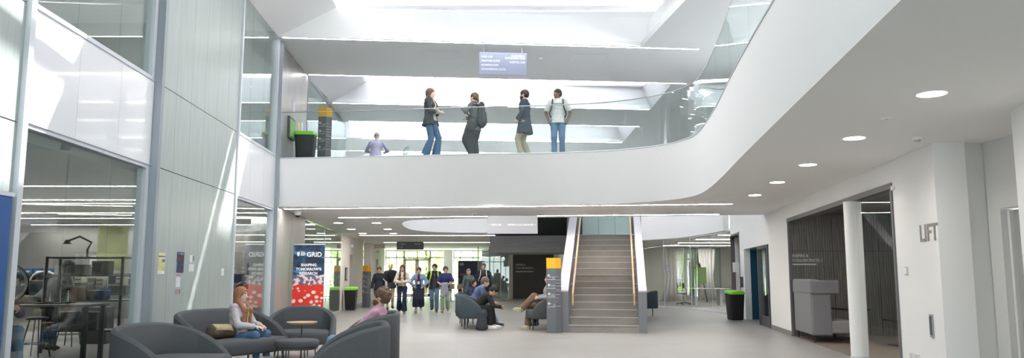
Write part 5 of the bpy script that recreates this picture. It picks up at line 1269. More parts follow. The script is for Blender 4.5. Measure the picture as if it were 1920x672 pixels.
for i,(x,y,z,w_,h_,c) in enumerate(((-9.72,18.80,.9,.4,.35,(.05,.05,.055)),(-8.0,15.2,.0,.5,.7,(.10,.095,.09)),(-10.6,16.3,1.056,.5,.18,(.16,.15,.14)),(-11.2,16.3,1.056,.3,.28,(.05,.05,.06)),(-7.35,22.5,1.347,.5,.3,(.12,.12,.12)),(-9.3,22.5,1.347,.6,.22,(.3,.29,.27)),(-6.85,16.2,1.056,.16,.14,(.2,.6,.08)))):
    m=MB(); m.box((-w_/2,-.14,0),(w_/2,.14,h_)); m2=MB(); m2.box((-w_/2+.02,-.146,h_*.2),(w_/2-.02,-.14,h_*.8))
    small('equipment_case',(x,y,z),0,('black box behind the instruments of the second lab bench','brown crate on the lab floor before the middle bench','flat grey box on the middle lab shelf','tall black box on the middle lab shelf','dark box at the right end of the rear lab shelf','pale flat box on the rear lab shelf','small bright green box at the right end of the middle lab shelf')[i],'box',('case_body',m,mat('case_%d'%i,c,.6),dict(bevel=.01)),('front_plate',m2,mat('case_plate_%d'%i,tuple(v*.7+.02 for v in c),.5),{}))
# lab door
e=struct(empty('door_5',(-14.95,23.93,0))); m=MB(); m.box((0,0,0),(.95,.06,2.1)); m.build('door_leaf',mat('lab_door_grey',(.20,.20,.20),.5),e); m=MB(); m.box((-.08,-.02,0),(0,.06,2.18)); m.box((.95,-.02,0),(1.03,.06,2.18)); m.box((0,-.02,2.1),(.95,.06,2.18)); m.build('door_frame',DARK,e); m=MB(); m.box((.35,-.01,1.2),(.6,0,1.6)); m.build('vision_panel',PAPER,e)
# robot arm-like lamp silhouette
e=empty('angle_lamp',(-12.25,22.48,1.80),0,'black angled arm lamp on the wide grey cabinet','lamp')
m=MB(); m.tube([(0,0,0),(0,0,.25),(.1,0,.45),(-.25,0,.62),(-.55,0,.5)],.03,8); m.build('arm',BLACK,e,smooth=True); m=MB(); m.lathe([(.14,0),(.14,.03)],n=16); m.build('base',BLACK,e); m=MB(); m.lathe([(.04,.12),(.12,.0)],c=(-.6,0,.4),n=16); m.build('lamp_head',BLACK,e)
# ================================================================ cafe end: tables, chairs
def cafechair(loc,rz,label,c=WOODL,s=1.,h=.46):
    e=empty('cafe_chair',loc,rz,label,'chair','cafe chairs by the far windows')
    m=MB(); m.box((-.2,-.2,h-.02),(.2,.2,h)); m.build('seat',c,e,bevel=.01); m=MB(); m.box((-.2,.17,h+.12),(.2,.20,h+.4)); m.build('backrest',c,e,bevel=.01)
    for x in (-1,1):
        m=MB(); m.cyl((x*.22,-.2,0),(x*.17,-.16,h),.012,n=8); m.build('leg',BLACK,e); m=MB(); m.cyl((x*.22,.22,0),(x*.18,.17,h+.3),.012,n=8); m.build('leg',BLACK,e)
    return e
c0=cafechair((-2.6,40.5,0),R(20),'oak cafe chair just right of the walking woman in the navy top')
def cafetable(loc,label,z=.74,r=.38):
    e=empty('cafe_table',loc,0,label,'table','cafe tables by the far windows'); m=MB(); m.lathe([(r,z-.025),(r,z)],n=28); m.build('table_top',WOODL,e,smooth=True); m=MB(); m.cyl((0,0,.02),(0,0,z-.02),.025,n=10); m.build('stem',BLACK,e); m=MB(); m.lathe([(.24,0),(.24,.015)],n=20); m.build('base_plate',BLACK,e)
    return e
k0=cafetable((-3.1,39.8,0),'round cafe table between the white pier and the navy banners')
spots=[(-3.9,40.3,-60,'black-legged cafe chair left of the table near the white pier'),(-3.2,41.2,10,'cafe chair behind the table near the white pier'),(-9.2,44.2,30,'cafe chair behind the glass, left one by the windows'),(-10.6,42.3,-50,'cafe chair behind the glass, nearer one beside the bin'),(-7.3,44.5,170,'cafe chair by the far window left of the doors'),(-11.6,44.2,80,'cafe chair behind the glass at the far left')]
for x,y,r_,l in spots: copy_tree(c0,None,(x,y,0),R(r_),l)
copy_tree(k0,None,(-10.0,43.4,0),0,'cafe table behind the glass bay, nearer one'); copy_tree(k0,None,(-11.3,43.0,0),0,'cafe table behind the glass bay, left one'); copy_tree(k0,None,(-1.2,40.2,0),0,'cafe table in front of the far glass partition')
def barstool(loc,label):
    e=empty('bar_stool',loc,0,label,'stool','black bar stools near the entrance'); m=MB(); m.lathe([(.17,.72),(.18,.74),(.17,.76)],n=20); m.build('seat',BLACK,e,smooth=True)
    for a in (45,135,225,315): m=MB(); m.cyl((.24*math.cos(R(a)),.24*math.sin(R(a)),0),(.12*math.cos(R(a)),.12*math.sin(R(a)),.73),.012,n=8); m.build('leg',BLACK,e)
barstool((-5.25,38.,0),'black bar stool between the long-haired woman and the woman in denim'); barstool((-4.85,39.,0),'second black bar stool behind the woman in denim')
small('cafe_bin',(-6.75,26.6,0),0,'grey bin seen through the glass bay next to the white wall','bin',('bin_body',MB().prism([(-.16,-.16),(.16,-.16),(.16,.16),(-.16,.16)],0,.85),mat('bin_grey',(.2,.25,.22),.5),{}),('bin_lid',MB().box((-.17,-.17,.85),(.17,.17,.9)),GREENL,{}))
# meeting room: office chair, table, curtains
e=empty('office_chair',(7.72,35.2,0),R(30),'dark mesh office chair inside the curved glass room','chair')
m=MB(); m.box((-.24,-.24,.46),(.24,.24,.53)); m.build('seat',BLACK,e,bevel=.03,seg=3); m=MB(); m.box((-.22,.2,.62),(.22,.25,1.15)); m.build('backrest',BLACK,e,bevel=.03,seg=3); m=MB(); m.cyl((0,0,.1),(0,0,.46),.03,n=12); m.build('gas_lift',CHROME,e)
for a in range(5): m=MB(); m.cyl((0,0,.1),(.3*math.cos(R(72*a)),.3*math.sin(R(72*a)),.06),.025,.015,n=8); m.sphere((.3*math.cos(R(72*a)),.3*math.sin(R(72*a)),.035),.032,8); m.build('base_arm',BLACK,e)
for s in (-1,1): m=MB(); m.tube([(s*.24,.1,.5),(s*.29,.1,.6),(s*.29,.05,.72),(s*.29,-.15,.72)],.018); m.build('armrest',BLACK,e)
small('meeting_table',(8.6,34.6,0),0,'pale meeting table inside the curved glass room','table',('table_top',MB().box((-.9,-.5,.71),(.9,.5,.74)),PAPER,dict(bevel=.01)),('leg',MB().box((-.6,-.3,0),(-.5,.3,.71)),FRAMEL,{}),('leg',MB().box((.5,-.3,0),(.6,.3,.71)),FRAMEL,{}))
e=struct(empty('window_60',(8.6,41.88,0))); m=MB(); m.box((0,0,.3),(2.6,.02,2.7)); m.build('pane',mat('window_daylight',(.55,.75,.45),emit=.8) if 0 else GLASS,e); m=MB(); 
for x in (0,1.27,2.54): m.box((x,-.04,.25),(x+.06,.04,2.75))
m.box((0,-.04,.25),(2.6,.04,.31)); m.box((0,-.04,2.69),(2.6,.04,2.75)); m.build('window_frame',FRAME,e)
def curtain(x,y,w_,label):
    e=empty('curtain',(x,y,0),0,label,'curtain','white curtains in the meeting room'); m=MB(); n=40; vs=[]
    for i in range(n+1):
        t=i/n
        for z,sq in ((2.66,.75),(1.6,.62),(1.3,.5),(.05,.85)): vs.append((w_*(t-.5)*sq,.045*math.sin(t*math.pi*10)*1.,z))
    m.add(vs,[(i*4+j,(i+1)*4+j,(i+1)*4+j+1,i*4+j+1) for i in range(n) for j in range(3)]); o=m.build('fabric',mat('curtain_white',(.78,.77,.76),.9),e,smooth='all'); md=o.modifiers.new('s','SOLIDIFY'); md.thickness=.006
    m=MB(); m.tube([(-w_*.45,0,2.69),(w_*.45,0,2.69)],.012); m.build('curtain_rail',CHROME,e)
curtain(7.95,38.5,1.5,'white tied curtain on the left inside the curved glass room'); curtain(10.1,40.5,1.2,'white tied curtain on the right inside the curved glass room')
small('meeting_screen',(9.3,38.6,0),0,'dark flip-chart easel inside the curved glass room','easel',('leg',MB().tube([(-.3,0,0),(0,.1,1.9)],.025),BLACK,{}),('leg',MB().tube([(.3,0,0),(0,.1,1.9)],.025),BLACK,{}),('board',MB().box((-.3,.0,.9),(.3,.03,1.7)),mat('easel_green',(.25,.4,.12),.6),{}))
# ---- upper level desk -----------------------------------------------------------
e=empty('high_table',(-4.15,23.7,Z2),0,'light high table with white models on it before the seated man in lilac','table')
m=MB(); m.box((-.5,-.3,.98),(.5,.3,1.01)); m.build('table_top',PAPER,e,bevel=.005)
for x in (-.46,.42): m=MB(); m.box((x,-.25,0),(x+.04,.25,.98)); m.build('leg',WOODL,e)
for i,(x,w_) in enumerate(((-4.45,.15),(-4.1,.11),(-3.8,.12))):
    m=MB(); m.add([(-w_,-w_,0),(w_,-w_,0),(w_,w_,0),(-w_,w_,0),(-w_*.3,-w_*.5,.08),(w_*.6,-w_*.2,.07),(w_*.4,w_*.4,.1),(-w_*.5,w_*.3,.06)],[(3,2,1,0),(4,5,6,7),(0,1,5,4),(1,2,6,5),(2,3,7,6),(3,0,4,7)])
    tag(m.build('white_model',PAPER),('large','middle','small')[i]+' white paper model on the upper high table','model'); bpy.context.scene.objects[-1] if 0 else None
    COL.objects[-1].location=(x,23.7-.05,Z2+1.01)
# ================================================================ outside: trees and lawn
def leafmat(n_,c):
    m_=mat(n_,c,.6,noise=.4,nscale=3); nt=m_.node_tree; b_=nt.nodes['Principled BSDF']; o_=nt.nodes['Material Output']
    t_=nt.nodes.new('ShaderNodeBsdfTranslucent'); t_.inputs[0].default_value=(*c,1); x_=nt.nodes.new('ShaderNodeMixShader'); x_.inputs[0].default_value=.5
    nt.links.new(b_.outputs[0],x_.inputs[1]); nt.links.new(t_.outputs[0],x_.inputs[2]); nt.links.new(x_.outputs[0],o_.inputs[0]); return m_
LEAF=leafmat('leaf_green',(.34,.44,.20)); LEAF2=leafmat('leaf_pale',(.46,.54,.32)); BARK=mat('bark',(.12,.09,.06),.9,noise=.3,nscale=12)
m=MB(); m.box((-60,48.3,-.16),(50,120,-.02)); struct(m.build('floor_lawn',mat('lawn',(.20,.30,.08),.9,noise=.3,nscale=2)))
def tree(x,y,h,r,label,ml):
    e=empty('tree',(x,y,-.02),0,label,'tree','trees outside the far windows')
    m=MB(); m.tube([(0,0,0),(.1,0,h*.3),(-.1,.1,h*.55),(0,0,h*.8)],[.16,.13,.09,.04],8); m.build('trunk',BARK,e,smooth=True)
    n=2600; m=MB(); P=rng.normal(size=(n,3)); P/=np.linalg.norm(P,axis=1)[:,None]; P*=(rng.uniform(.45,1,n)**.6)[:,None]
    P=P*[r,r,h*.42]+[0,0,h*.55]; P[:,:2]+=.35*np.sin(P[:,2:3]*2.1+x)
    for p in P:
        a=nrm(rng.normal(size=3)); b=nrm(np.cross(a,rng.normal(size=3))); s=rng.uniform(.09,.17)
        m.add([p-a*s,p+b*s*.6,p+a*s,p-b*s*.6],[(0,1,2,3)])
    o=m.build('foliage',ml,e)
for i,(x,y,h,r,l) in enumerate(((-15,54,7,2.2,'tree far left outside, seen through the glass bay'),(-11.6,60,6,2.3,'broad tree outside left, second from the far left'),(-9.4,53.5,5.5,1.6,'leafy tree outside just left of the entrance doors'),(-6.4,58,7,2.3,'tall tree outside behind the entrance doors'),(-4.2,53,5,1.5,'bushy tree outside right of the entrance doors'),(-1.2,58,7,2.2,'tree outside behind the navy banners'),(-20.5,58,7,2.6,'tree at the far left edge outside'),(9.5,50,5.5,2.4,'tree outside the meeting room window'))): tree(x,y,h,r,l,LEAF if i%2 else LEAF2)
# ================================================================ people
def worn(D,name,label,cat,group=None):
    r=D['root']; return empty(name,r.location,r.rotation_euler[2],label,cat,group)
def straps(D,e,m_,w=.017,xo=.10,low=.30):
    S,u,f,x=D['S'],D['u'],D['f'],D['x']; sh=D['shc']
    for s in (1,-1):
        pts=[sh+x*s*xo-f*.13-u*.02, sh+x*s*xo-f*.06+u*.055, sh+x*s*xo+f*.02+u*.065, sh+x*s*xo+f*.115+u*.0, sh+x*s*(xo+.01)+f*.16-u*.10, sh+x*s*(xo+.035)+f*.15-u*.2, sh+x*s*(xo+.075)+f*.06-u*low, sh+x*s*(xo+.04)-f*.09-u*(low+.06)]
        pts=smoothcurve([tuple(p*S) for p in pts],4)
        MB().tube(pts,w*S,8).build('shoulder_strap',m_,e,smooth=True)
def pack(D,label,c,h=.42,w=.15,strapc=None,name='backpack'):
    e=worn(D,name,label,'backpack'); S,u,f,x=D['S'],D['u'],D['f'],D['x']
    mm=cloth('pack_%d_%d'%(int(c[0]*1000),int(c[2]*1000)),c); o=D['shc']-f*.20-u*.02; M=np.array([x,f,u])
    mk('bag',[cap(o-u*h,o-u*.02,w*.95,w*.75,.04,sq=(f,.6)),ell(o-u*h*.95,(w,.10,.09),.03,M)],max(D['vox'],.011),mm,e,S,crease=.004)
    mk('front_pocket',[cap(o-u*h*.95-f*.085,o-u*h*.55-f*.08,w*.72,w*.6,.02,sq=(f,.45))],max(D['vox'],.011),mm,e,S)
    straps(D,e,strapc or mm); return e
def M3(D): return np.array([D['x'],D['f'],D['u']])
BLK=cloth('black',(.012,.012,.014)); NAVY=cloth('navy',(.018,.025,.055)); CREAM=cloth('cream',(.62,.57,.48)); GREYD=cloth('charcoal',(.045,.048,.055)); 
JB=DENIM('mid_blue',(.075,.15,.27)); JD=DENIM('dark_blue',(.012,.022,.055)); JL=DENIM('light_blue',(.22,.34,.48)); JW=DENIM('washed',(.13,.21,.32))
WSH=mat('white_shoe',(.72,.72,.72),.5); SOLE=mat('pale_sole',(.62,.60,.56),.6); DSH=mat('dark_shoe',(.02,.018,.016),.4); KHAKI=cloth('khaki',(.36,.30,.20)); BROWN=cloth('brown_cord',(.16,.105,.065))
FR=(.09,0,.09)
# upper walkway, four standing --------------------------------------------------
def ex(D): pass
figure('person','woman with long brown hair, dark blazer and flared jeans on the upper walkway',(-1.86,17.42,Z2),R(68),1.68,.010,'people standing on the upper walkway',female=True,skn='pale',
  hip=(0,0,.93),lean=-2,hyaw=8,feet=((.10,-.10,.09),(-.11,.08,.09)),hands=((-.04,-.21,1.15),(.06,-.23,1.12)),elbow=((.8,.4,-.6),(-.8,.4,-.6)),curl=.8,
  top=dict(m=CREAM,th=.008,bot=.02),jacket=dict(m=GREYD,bot=.13,front=(.03,.09),hemr=.208),legs=dict(kind='flare',m=JB),shoes=dict(m=DSH),hair=dict(s='long',c=(.115,.065,.045),len=.24))
def ex(D):
    pack(D,'large dark backpack on the woman with braided hair','' or (.04,.048,.055),.44,.155)
    e=worn(D,'scarf','red, white and dark striped scarf round the shoulders of the woman with the backpack','scarf'); S=D['S']; n=D['neck']; u,f,x=D['u'],D['f'],D['x']
    for i,(o,c) in enumerate(((.0,(.45,.05,.06)),(-.035,(.65,.62,.6)),(-.07,(.05,.06,.12)))):
        pts=[tuple((n+u*(o-.02)+x*((.085-o*.8)*math.cos(a))+f*((.085-o*.6)*math.sin(a)))*S) for a in np.linspace(0,2*math.pi,20)]
        MB().tube(pts,.026*S,8).build('scarf_band',mat('scarf_%d'%i,c,.9),e,smooth=True)
figure('person','woman with braided hair and draped charcoal trousers on the upper walkway',(-.86,17.45,Z2),R(-112),1.58,.010,'people standing on the upper walkway',female=True,skn='pale',
  hyaw=-8,feet=((.07,-.03,.09),(-.07,.05,.09)),hands=((.16,-.26,1.30),(-.04,-.26,1.08)),elbow=((.6,-.2,-.8),(-.7,.2,-.7)),curl=.9,
  top=dict(m=cloth('grey_blouse',(.10,.11,.12)),th=.016,bot=.20,hemr=.18),legs=dict(kind='sarouel',m=GREYD),shoes=dict(m=DSH),hair=dict(s='pony',c=(.12,.075,.045)),extras=ex)
figure('person','bearded man in a long dark coat and khaki trousers on the upper walkway',(.29,17.5,Z2),R(-104),1.66,.010,'people standing on the upper walkway',skn='light',
  hip=(0,0,.93),feet=((.08,-.06,.09),(-.08,.10,.09)),hands=((.20,-.14,.95),(-.20,-.14,.95)),elbow=((.8,.7,-.2),(-.8,.7,-.2)),curl=1.,
  top=dict(m=BLK,collar=True),jacket=dict(m=cloth('slate_coat',(.035,.05,.075)),bot=.30,hemr=.22,front=(.0,.05),name='coat'),legs=dict(kind='straight',m=KHAKI),shoes=dict(m=DSH),hair=dict(s='short',c=(.025,.02,.018)),beard=.012)
def ex(D):
    S=D['S']; c=D['chest']+D['u']*.015+D['f']*.152
    o=text('surprise',.062*S,'chest_print',mat('print_black',(.03,.03,.03),.7),D['root'],tuple((c-D['x']*0)*S),(math.pi/2,0,0),'CENTER',.001)
    e=worn(D,'backpack','dark backpack worn by the man in the printed white shirt','backpack'); sh=D['shc']; mm=GREYD; u,f,x=D['u'],D['f'],D['x']; o_=sh-f*.20-u*.02
    mk('bag',[cap(o_-u*.40,o_-u*.02,.14,.12,.04,sq=(f,.6))],.013,mm,e,S); straps(D,e,mm,.017,.125)
figure('person','man in a white printed t-shirt and blue jeans on the upper walkway',(1.05,17.4,Z2),R(-6),1.66,.010,'people standing on the upper walkway',skn='brown',
  hyaw=-48,feet=((.10,0,.09),(-.09,-.08,.09)),footyaw=(20,-20),hands=((.215,-.03,.90),(-.215,-.03,.90)),elbow=((.9,.5,0),(-.9,.5,0)),curl=1.,
  top=dict(m=cloth('white_tee',(.58,.58,.57)),arm=.85,th=.016,armr=1.18,bot=.07),legs=dict(kind='straight',m=JB),shoes=dict(m=DSH,sole=SOLE),hair=dict(s='short',c=(.015,.012,.012),t=.010),beard=.0,extras=ex)
figure('person','bald man in a lilac shirt seated with his back turned on the upper floor',(-4.05,22.75,Z2),R(176),1.75,.014,skn='light',
  **sit(.76,hands=((.22,-.42,1.08),(-.22,-.38,1.08)),feet=((.14,-.34,.42),(-.14,-.34,.42)),lean=10),top=dict(m=cloth('lilac_shirt',(.36,.32,.45)),th=.016,bulk=1),legs=dict(kind='straight',m=GREYD),shoes=dict(m=DSH),hair=dict(s='buzz',c=(.25,.18,.13),t=.002),bulk=1.08)
e=empty('bar_stool',(-4.05,22.72,Z2),0,'high stool under the man in lilac on the upper floor','stool'); m=MB(); m.lathe([(.18,.69),(.19,.71),(.18,.73)],n=20); m.build('seat',BLACK,e,smooth=True)
m=MB(); m.cyl((0,0,.02),(0,0,.70),.03,n=12); m.build('stem',CHROME,e); m=MB(); m.lathe([(.21,0),(.21,.02)],n=20); m.build('base_plate',CHROME,e)
# the walking group -------------------------------------------------------------
G='people walking towards the camera'
WK=lambda a,b,st=.26:(dict(feet=((.085,-st if a else st,.09 if a else .15),(-.085,st if a else -st,.15 if a else .09)),footpitch=(0 if not a else 12,0 if a else 12),hip=(0,0,.895)))
def ex(D):
    e=worn(D,'tote_bag','cream tote bag hanging from the shoulder of the woman in the dark fleece','bag'); S=D['S']; x,u,f=D['x'],D['u'],D['f']; c=D['P']+x*.26-u*.02
    mk('bag',[cap(c+f*.1,c-f*.1,.045,.045,.02),cap(c+f*.12+u*.22,c-f*.12+u*.22,.03,.03,.02),ell(c+u*.1,(.05,.16,.17),.03,M3(D))],.014,CREAM,e,S)
    s=D['S_'][0]; MB().tube(smoothcurve([tuple(p*S) for p in (c+u*.24+f*.08,s-x*.03+f*.08-u*.08,s-x*.05+u*.06,s-x*.03-f*.09-u*.05,c+u*.24-f*.08)],4),.016*S,6).build('shoulder_strap',CREAM,e)
figure('person','woman with short auburn hair, dark fleece and jeans carrying the cream tote bag',(-4.72,27.8,0),R(5),1.68,.012,G,female=True,**WK(1,0,.16),hyaw=0,hpitch=6,hands=((.25,-.0,.84),(-.24,-.14,.86)),
  top=dict(m=NAVY),jacket=dict(m=cloth('dark_fleece',(.022,.03,.042)),bot=.10,name='fleece'),legs=dict(kind='straight',m=DENIM('grey_blue',(.06,.085,.13))),shoes=dict(m=DSH),hair=dict(s='short',c=(.12,.06,.035)),extras=ex)
def ex(D):
    c=D['chest']+D['x']*.07+D['f']*.165+D['u']*.06; MB().lathe([(.03,0),(.03,.004)],n=16).build('chest_badge',PAPER,D['root'])
    o=kids(D['root'])[-1]; o.location=tuple(c*D['S']); o.rotation_euler=(math.pi/2,0,0)
figure('person','tall balding man in a dark navy jumper and shorts behind the leftmost walking woman',(-4.55,29.3,0),R(8),1.82,.012,G,**WK(0,1,.24),hyaw=-10,hands=((.27,-.12,.84),(-.27,.10,.86)),
  top=dict(m=cloth('navy_jumper',(.02,.026,.042)),th=.02,bot=.10),legs=dict(kind='shorts',len=.48,m=cloth('navy_shorts',(.02,.022,.035))),shoes=dict(m=mat('maroon_shoe',(.05,.015,.015),.5),high=.05),hair=dict(s='recede',c=(.16,.10,.07),t=.003),bulk=1.1,extras=ex)
figure('person','walking woman with very long hair, cream cropped top and navy flared jeans',(-3.80,27.1,0),R(6),1.74,.011,G,female=True,**WK(1,0,.10),hpitch=8,hands=((.03,-.23,1.08),(-.03,-.25,1.06)),elbow=((.9,.3,-.3),(-.9,.3,-.3)),curl=.9,
  top=dict(m=CREAM,bot=-.10,armr=1.2,th=.014,hemr=.13),legs=dict(kind='flare',m=JD),shoes=dict(m=DSH,sole=SOLE),hair=dict(s='long',c=(.10,.045,.025),len=.42,fwd=True))
def ex(D):
    S=D['S']; u,f,x=D['u'],D['f'],D['x']; n=D['neck']; c=D['chest']; e=worn(D,'lanyard','red lanyard with white card worn by the woman in the denim jacket','lanyard')
    MB().tube(smoothcurve([tuple(p*S) for p in (n-f*.06+u*.0,n+x*.07-u*.03+f*.03,c+x*.05+f*.165+u*.06,c+f*.175-u*.10,c-x*.05+f*.165+u*.06,n-x*.07-u*.03+f*.03,n-f*.06)],4),.009*S,6).build('ribbon',mat('lanyard_red',(.6,.02,.05),.6),e)
    q=(c+f*.185-u*.15)*S; MB().box((q[0]-.04,q[1]-.004,q[2]-.055),(q[0]+.04,q[1],q[2]+.04)).build('card',PAPER,e)
figure('person','woman in a light denim jacket, navy culottes and white trainers, centre of the walking group',(-3.32,27.9,0),R(4),1.66,.012,G,female=True,**WK(0,1,.08),hpitch=6,hyaw=-5,hands=((.17,-.12,.96),(-.17,-.12,.96)),elbow=((.9,.5,0),(-.9,.5,0)),curl=.9,
  top=dict(m=NAVY,bot=.04),jacket=dict(m=JL,bot=.06,front=(.03,.10),armr=1.15),legs=dict(kind='wide',m=cloth('navy_culottes',(.022,.024,.05)),len=.82),shoes=dict(m=WSH,sole=WSH),hair=dict(s='short',c=(.10,.05,.03),t=.018),extras=ex)
def ex(D):
    e=worn(D,'backpack','backpack with bright yellow-green straps worn by the man in the dark jacket','backpack'); o_=D['shc']-D['f']*.2-D['u']*.02
    mk('bag',[cap(o_-D['u']*.40,o_-D['u']*.02,.14,.12,.04,sq=(D['f'],.6))],.014,BLK,e,D['S']); straps(D,e,mat('hi_vis_yellow',(.55,.75,.05),.5),.022,.12,.38)
figure('person','young man in a dark jacket and jeans beside the walking woman in navy',(-2.78,28.1,0),R(4),1.78,.012,G,**WK(1,0,.20),hyaw=-15,hands=((.27,-.02,.82),(-.27,-.05,.84)),
  top=dict(m=GREYD),jacket=dict(m=cloth('dark_jacket',(.02,.022,.035)),bot=.10,front=(.015,.05),armr=1.05),legs=dict(kind='straight',m=JW),shoes=dict(m=DSH,sole=SOLE),hair=dict(s='short',c=(.03,.02,.015),t=.02),extras=ex)
def ex(D):
    e=worn(D,'folded_coat','pale grey coat carried over the arm of the woman in the navy top','coat'); S=D['S']; w=D['Wr'][1]; m_=cloth('pale_grey_coat',(.34,.35,.37)); u,x,f=D['u'],D['x'],D['f']; w=w+f*.03+x*.06
    mk('coat_body',[cap(w+u*.02,w-u*.34-x*.02,.07,.10,.04,sq=(f,.6)),cap(w+x*.08+u*.03,w+x*.12-u*.24,.06,.07,.04,sq=(f,.6)),cap(w-x*.05+u*.03,w+x*.14+u*.04,.06,.06,.04)],.013,m_,e,S,crease=.012)
figure('person','walking woman in a navy top and pale green trousers carrying a grey coat',(-2.33,27.4,0),R(0),1.68,.012,G,female=True,**WK(0,1,.14),hyaw=15,hands=((.10,-.26,1.02),(-.10,-.26,1.00)),elbow=((.9,.3,-.3),(-.9,.3,-.3)),curl=.7,
  top=dict(m=cloth('bright_navy',(.025,.03,.12)),bot=.10,arm=.95,armr=1.25,th=.016),legs=dict(kind='straight',m=cloth('pale_green',(.30,.40,.28))),shoes=dict(m=mat('beige_shoe',(.45,.36,.25),.5)),hair=dict(s='short',c=(.08,.04,.03),t=.024),bulk=1.06,extras=ex)
# couple by the banners -----------------------------------------------------------
G='couple standing by the navy banners'
def ex(D):
    pack(D,'khaki-strapped backpack on the woman in the grey-blue top',(.05,.06,.05),.36,.13,mat('olive_strap',(.12,.12,.07),.7))
    e=worn(D,'sunglasses','sunglasses pushed up on the head of the woman in the grey-blue top','sunglasses'); S=D['S']
    for s in (1,-1): MB().sphere(tuple(D['hp'](s*.035,.075,.085)*S),(.028*S,.012*S,.02*S),10).build('lens',BLACK,e,smooth=True)
    MB().tube([tuple(D['hp'](a,b,.09)*S) for a,b in ((-.085,-.01),(-.07,.06),(-.02,.085),(.02,.085),(.07,.06),(.085,-.01))],.004,6).build('frame',BLACK,e)
figure('person','woman in a grey-blue top standing with sunglasses on her head by the navy banners',(-1.55,27.9,0),R(10),1.56,.012,G,female=True,hyaw=10,feet=((.1,0,.09),(-.1,-.05,.09)),hands=((.26,-.05,.82),(-.26,-.05,.82)),
  top=dict(m=cloth('grey_blue_top',(.10,.14,.17)),th=.02,bot=.14,arm=1.6),legs=dict(kind='straight',m=BLK),shoes=dict(m=DSH),hair=dict(s='short',c=(.42,.33,.25)),bulk=1.08,extras=ex)
def ex(D): pack(D,'backpack with white straps on the tall man in the dark jacket',(.03,.03,.035),.36,.13,mat('white_strap',(.6,.6,.6),.6))
figure('person','tall man in a charcoal shirt with pale backpack straps standing by the navy banners',(-1.03,28.3,0),R(0),1.78,.012,G,hyaw=-6,hands=((.27,-.05,.82),(-.27,-.05,.82)),
  top=dict(m=GREYD),jacket=dict(m=cloth('ink_jacket',(.02,.023,.03)),front=(.05,.10),bot=.08),legs=dict(kind='straight',m=BLK),shoes=dict(m=DSH),hair=dict(s='short',c=(.09,.055,.035),t=.010),bulk=1.1,extras=ex)
# seated in the hall ---------------------------------------------------------------
G='people seated in the middle of the hall'
figure('person','man in black with dark curly hair leaning forward in the slate tub chair, white trainers',(-.94,19.35,0),R(88),1.74,.010,G,skn='tan',**sit(.42,lean=50,hpitch=20,hands=((.08,-.66,.52),(-.06,-.68,.54)),feet=((.10,-.50,.09),(-.12,-.40,.09)),elbow=((.8,.2,-.6),(-.8,.2,-.6)),curl=.9),
  top=dict(m=BLK,th=.014,collar=True,bot=.06),legs=dict(kind='straight',m=BLK),shoes=dict(m=WSH,sole=SOLE),hair=dict(s='curly',c=(.012,.01,.01)),beard=.0)
figure('person','grey-haired man in a blue jumper and jeans leaning forward, just behind the man in black',(-1.02,20.3,0),R(84),1.76,.012,G,**sit(.46,lean=30,hands=((.10,-.55,.60),(-.10,-.55,.60)),feet=((.10,-.62,.09),(-.12,-.50,.12)),curl=.9),
  top=dict(m=cloth('blue_jumper',(.10,.15,.30)),th=.02,bot=.06),legs=dict(kind='straight',m=JW),shoes=dict(m=DSH,sole=SOLE),hair=dict(s='short',c=(.14,.11,.09),t=.016),bulk=1.05)
figure('person','dark-haired woman in navy with a white collar seated beyond the man in blue',(-1.14,21.6,0),R(70),1.60,.012,G,female=True,**sit(.46,lean=6,hands=((.10,-.35,.70),(-.10,-.35,.70))),
  top=dict(m=PAPER,collar=True,th=.006),jacket=dict(m=NAVY,collar=False,bot=.06),legs=dict(kind='straight',m=BLK),shoes=dict(m=DSH),hair=dict(s='bob',c=(.02,.014,.012),t=.018))
figure('person','man in brown trousers and tan shoes sitting with crossed legs, mostly hidden behind the totem',(.88,19.12,0),R(-86),1.76,.010,G,**sit(.46,lean=-4,feet=((.02,-.66,.50),(-.08,-.50,.09)),knee=((.0,-.2,1),(-.3,-.4,1)),hands=((.20,-.26,.76),(-.24,-.28,.76)),footpitch=(20,0),curl=.5),
  top=dict(m=cloth('grey_check_shirt',(.30,.30,.31)),th=.018),legs=dict(kind='baggy',m=BROWN),shoes=dict(m=mat('tan_shoe',(.42,.36,.20),.6),sole=SOLE),hair=dict(s='short',c=(.04,.025,.02)))
figure('person','person in black sitting farther back between the totem and the stair stringer',(1.02,20.5,0),R(-95),1.72,.014,G,**sit(.46,lean=2,feet=((.12,-.42,.09),(-.12,-.40,.09))),
  top=dict(m=BLK,th=.02),legs=dict(kind='straight',m=BLK),shoes=dict(m=DSH),hair=dict(s='short',c=(.03,.02,.018)))
